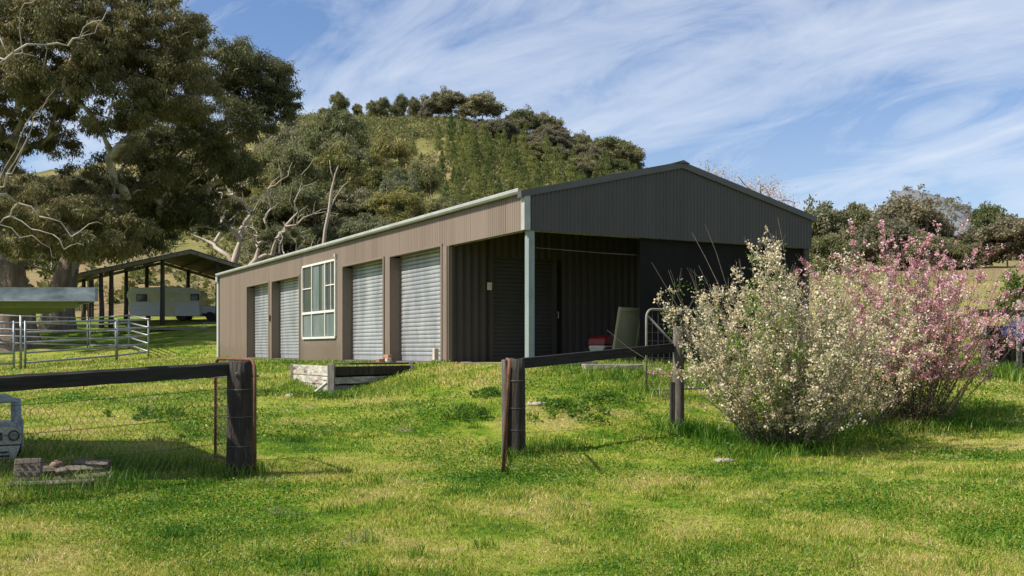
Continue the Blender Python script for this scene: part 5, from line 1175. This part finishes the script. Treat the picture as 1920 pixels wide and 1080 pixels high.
for X0, Y0, n, rad, h, wd in tl:
    d = rng.normal(size=(n, 2))*rad*.6; X = X0+d[:, 0]; Y = Y0+d[:, 1]; k = ~in_shed(X, Y); X, Y = X[k], Y[k]; n = len(X)
    if n == 0: continue
    hh = h*rng.uniform(.5, 1.35, n); a = rng.uniform(0, 2*PI, n); b = rng.uniform(0, 2*PI, n); le = hh*rng.uniform(.2, .8, n); ww = wd*rng.uniform(.6, 1.3, n)*max(1, Y0/12)
    P0 = np.stack([X, Y, G(X, Y)-.01], 1); S_ = np.stack([np.cos(a), np.sin(a), np.zeros(n)], 1)*ww[:, None]*.5
    M_ = P0+np.stack([np.cos(b)*le*.3, np.sin(b)*le*.3, hh*.62], 1); T_ = P0+np.stack([np.cos(b)*le, np.sin(b)*le, hh*.95], 1)
    parts.append((np.stack([P0-S_, P0+S_, M_+S_*.8, T_, M_-S_*.8], 1).reshape(-1, 3), n, np.arange(n)[:, None]*5, rng.uniform(0, .7, n)))
grass_object('long_grass', parts, m_lush, 'long green grass tufts round posts, bushes and walls', 'grass')
# broad-leaved weeds and scraps of greenery under the bushes
ws = [(645, 738, 18.6, .5), (600, 745, 18.3, .4), (500, 735, 18.5, .5), (1095, 778, 14.6, .55), (1060, 760, 15.2, .3), (1130, 745, 16, .4), (930, 735, 16.5, .4), (1440, 815, 13.0, .5), (1520, 815, 13.4, .6), (1400, 835, 12.9, .4), (1620, 790, 14.8, .6), (1690, 775, 15.2, .6), (1760, 775, 15.3, .5), (1350, 790, 14.2, .3), (880, 770, 14.5, .3), (300, 780, 15, .5), (1180, 705, 18.2, .5)]
wc = []; wr_ = []
for px, py, Y0, rad in ws:
    for _ in range(16): q = at(px, py, Y0); x = q[0]+rng.normal()*rad*.55; y = q[1]+rng.normal()*rad*.55; wc.append((x, y, g(x, y)+.05)); wr_.append(rng.uniform(.08, .17))
for _ in range(0): Y0 = 5*(16/5)**rng.uniform(0, 1); x = rng.uniform(-.52, .52)*Y0; wc.append((x, Y0, g(x, Y0)+.012)); wr_.append(rng.uniform(.04, .08))
V, Fc, rn = clump_leaves(np.array(wc), np.array(wr_), 46, .055, .030, rng, -.2, .5)
tag(np_mesh('weeds', V, Fc, m_green, rnd=rn*.6), 'low broad-leaved weeds in the lawn and under the bushes', 'weeds', None, 'stuff')
# little yellow flowers through the left lawn, pink ones by the gate
Y = rng.uniform(13, 32, 1000); X = rng.uniform(-.52, -.12, 1000)*Y; k = ~in_shed(X, Y); X, Y = X[k], Y[k]; Pz = np.stack([X, Y, G(X, Y)+.05], 1); V, Fc = leaf_quads(Pz, rng.normal(size=Pz.shape)*[1, 1, .3], .024, .022, rng)
tag(np_mesh('yellow_wildflowers', V, Fc, m_yflow, rnd=np.repeat(rng.uniform(0, 1, len(X)), 4)), 'tiny yellow wildflowers dotted over the left lawn', 'wildflowers', None, 'stuff')
q = at(1225, 706, 18.2); l_ = np.array([q[0], q[1], g(q[0], q[1])]); c_ = np.array([[0, 0, .14], [.18, .1, .12], [-.1, .05, .17], [.3, 0, .1]])
V, Fc, rn = clump_leaves(c_, np.full(4, .05), 40, .035, .03, rng, 0, 1); r = np_mesh('pink_garden_flowers', V, Fc, m_pflow, rnd=rn); r.location = l_; tag(r, 'small pink flowers in the grass left of the pale gate', 'flowers')
# lay the templates that were never planted out of the way
for t_ in gm+fg+pn_:
    if t_.name not in used:
        for ch in list(t_.children): bpy.data.objects.remove(ch)
        bpy.data.objects.remove(t_)
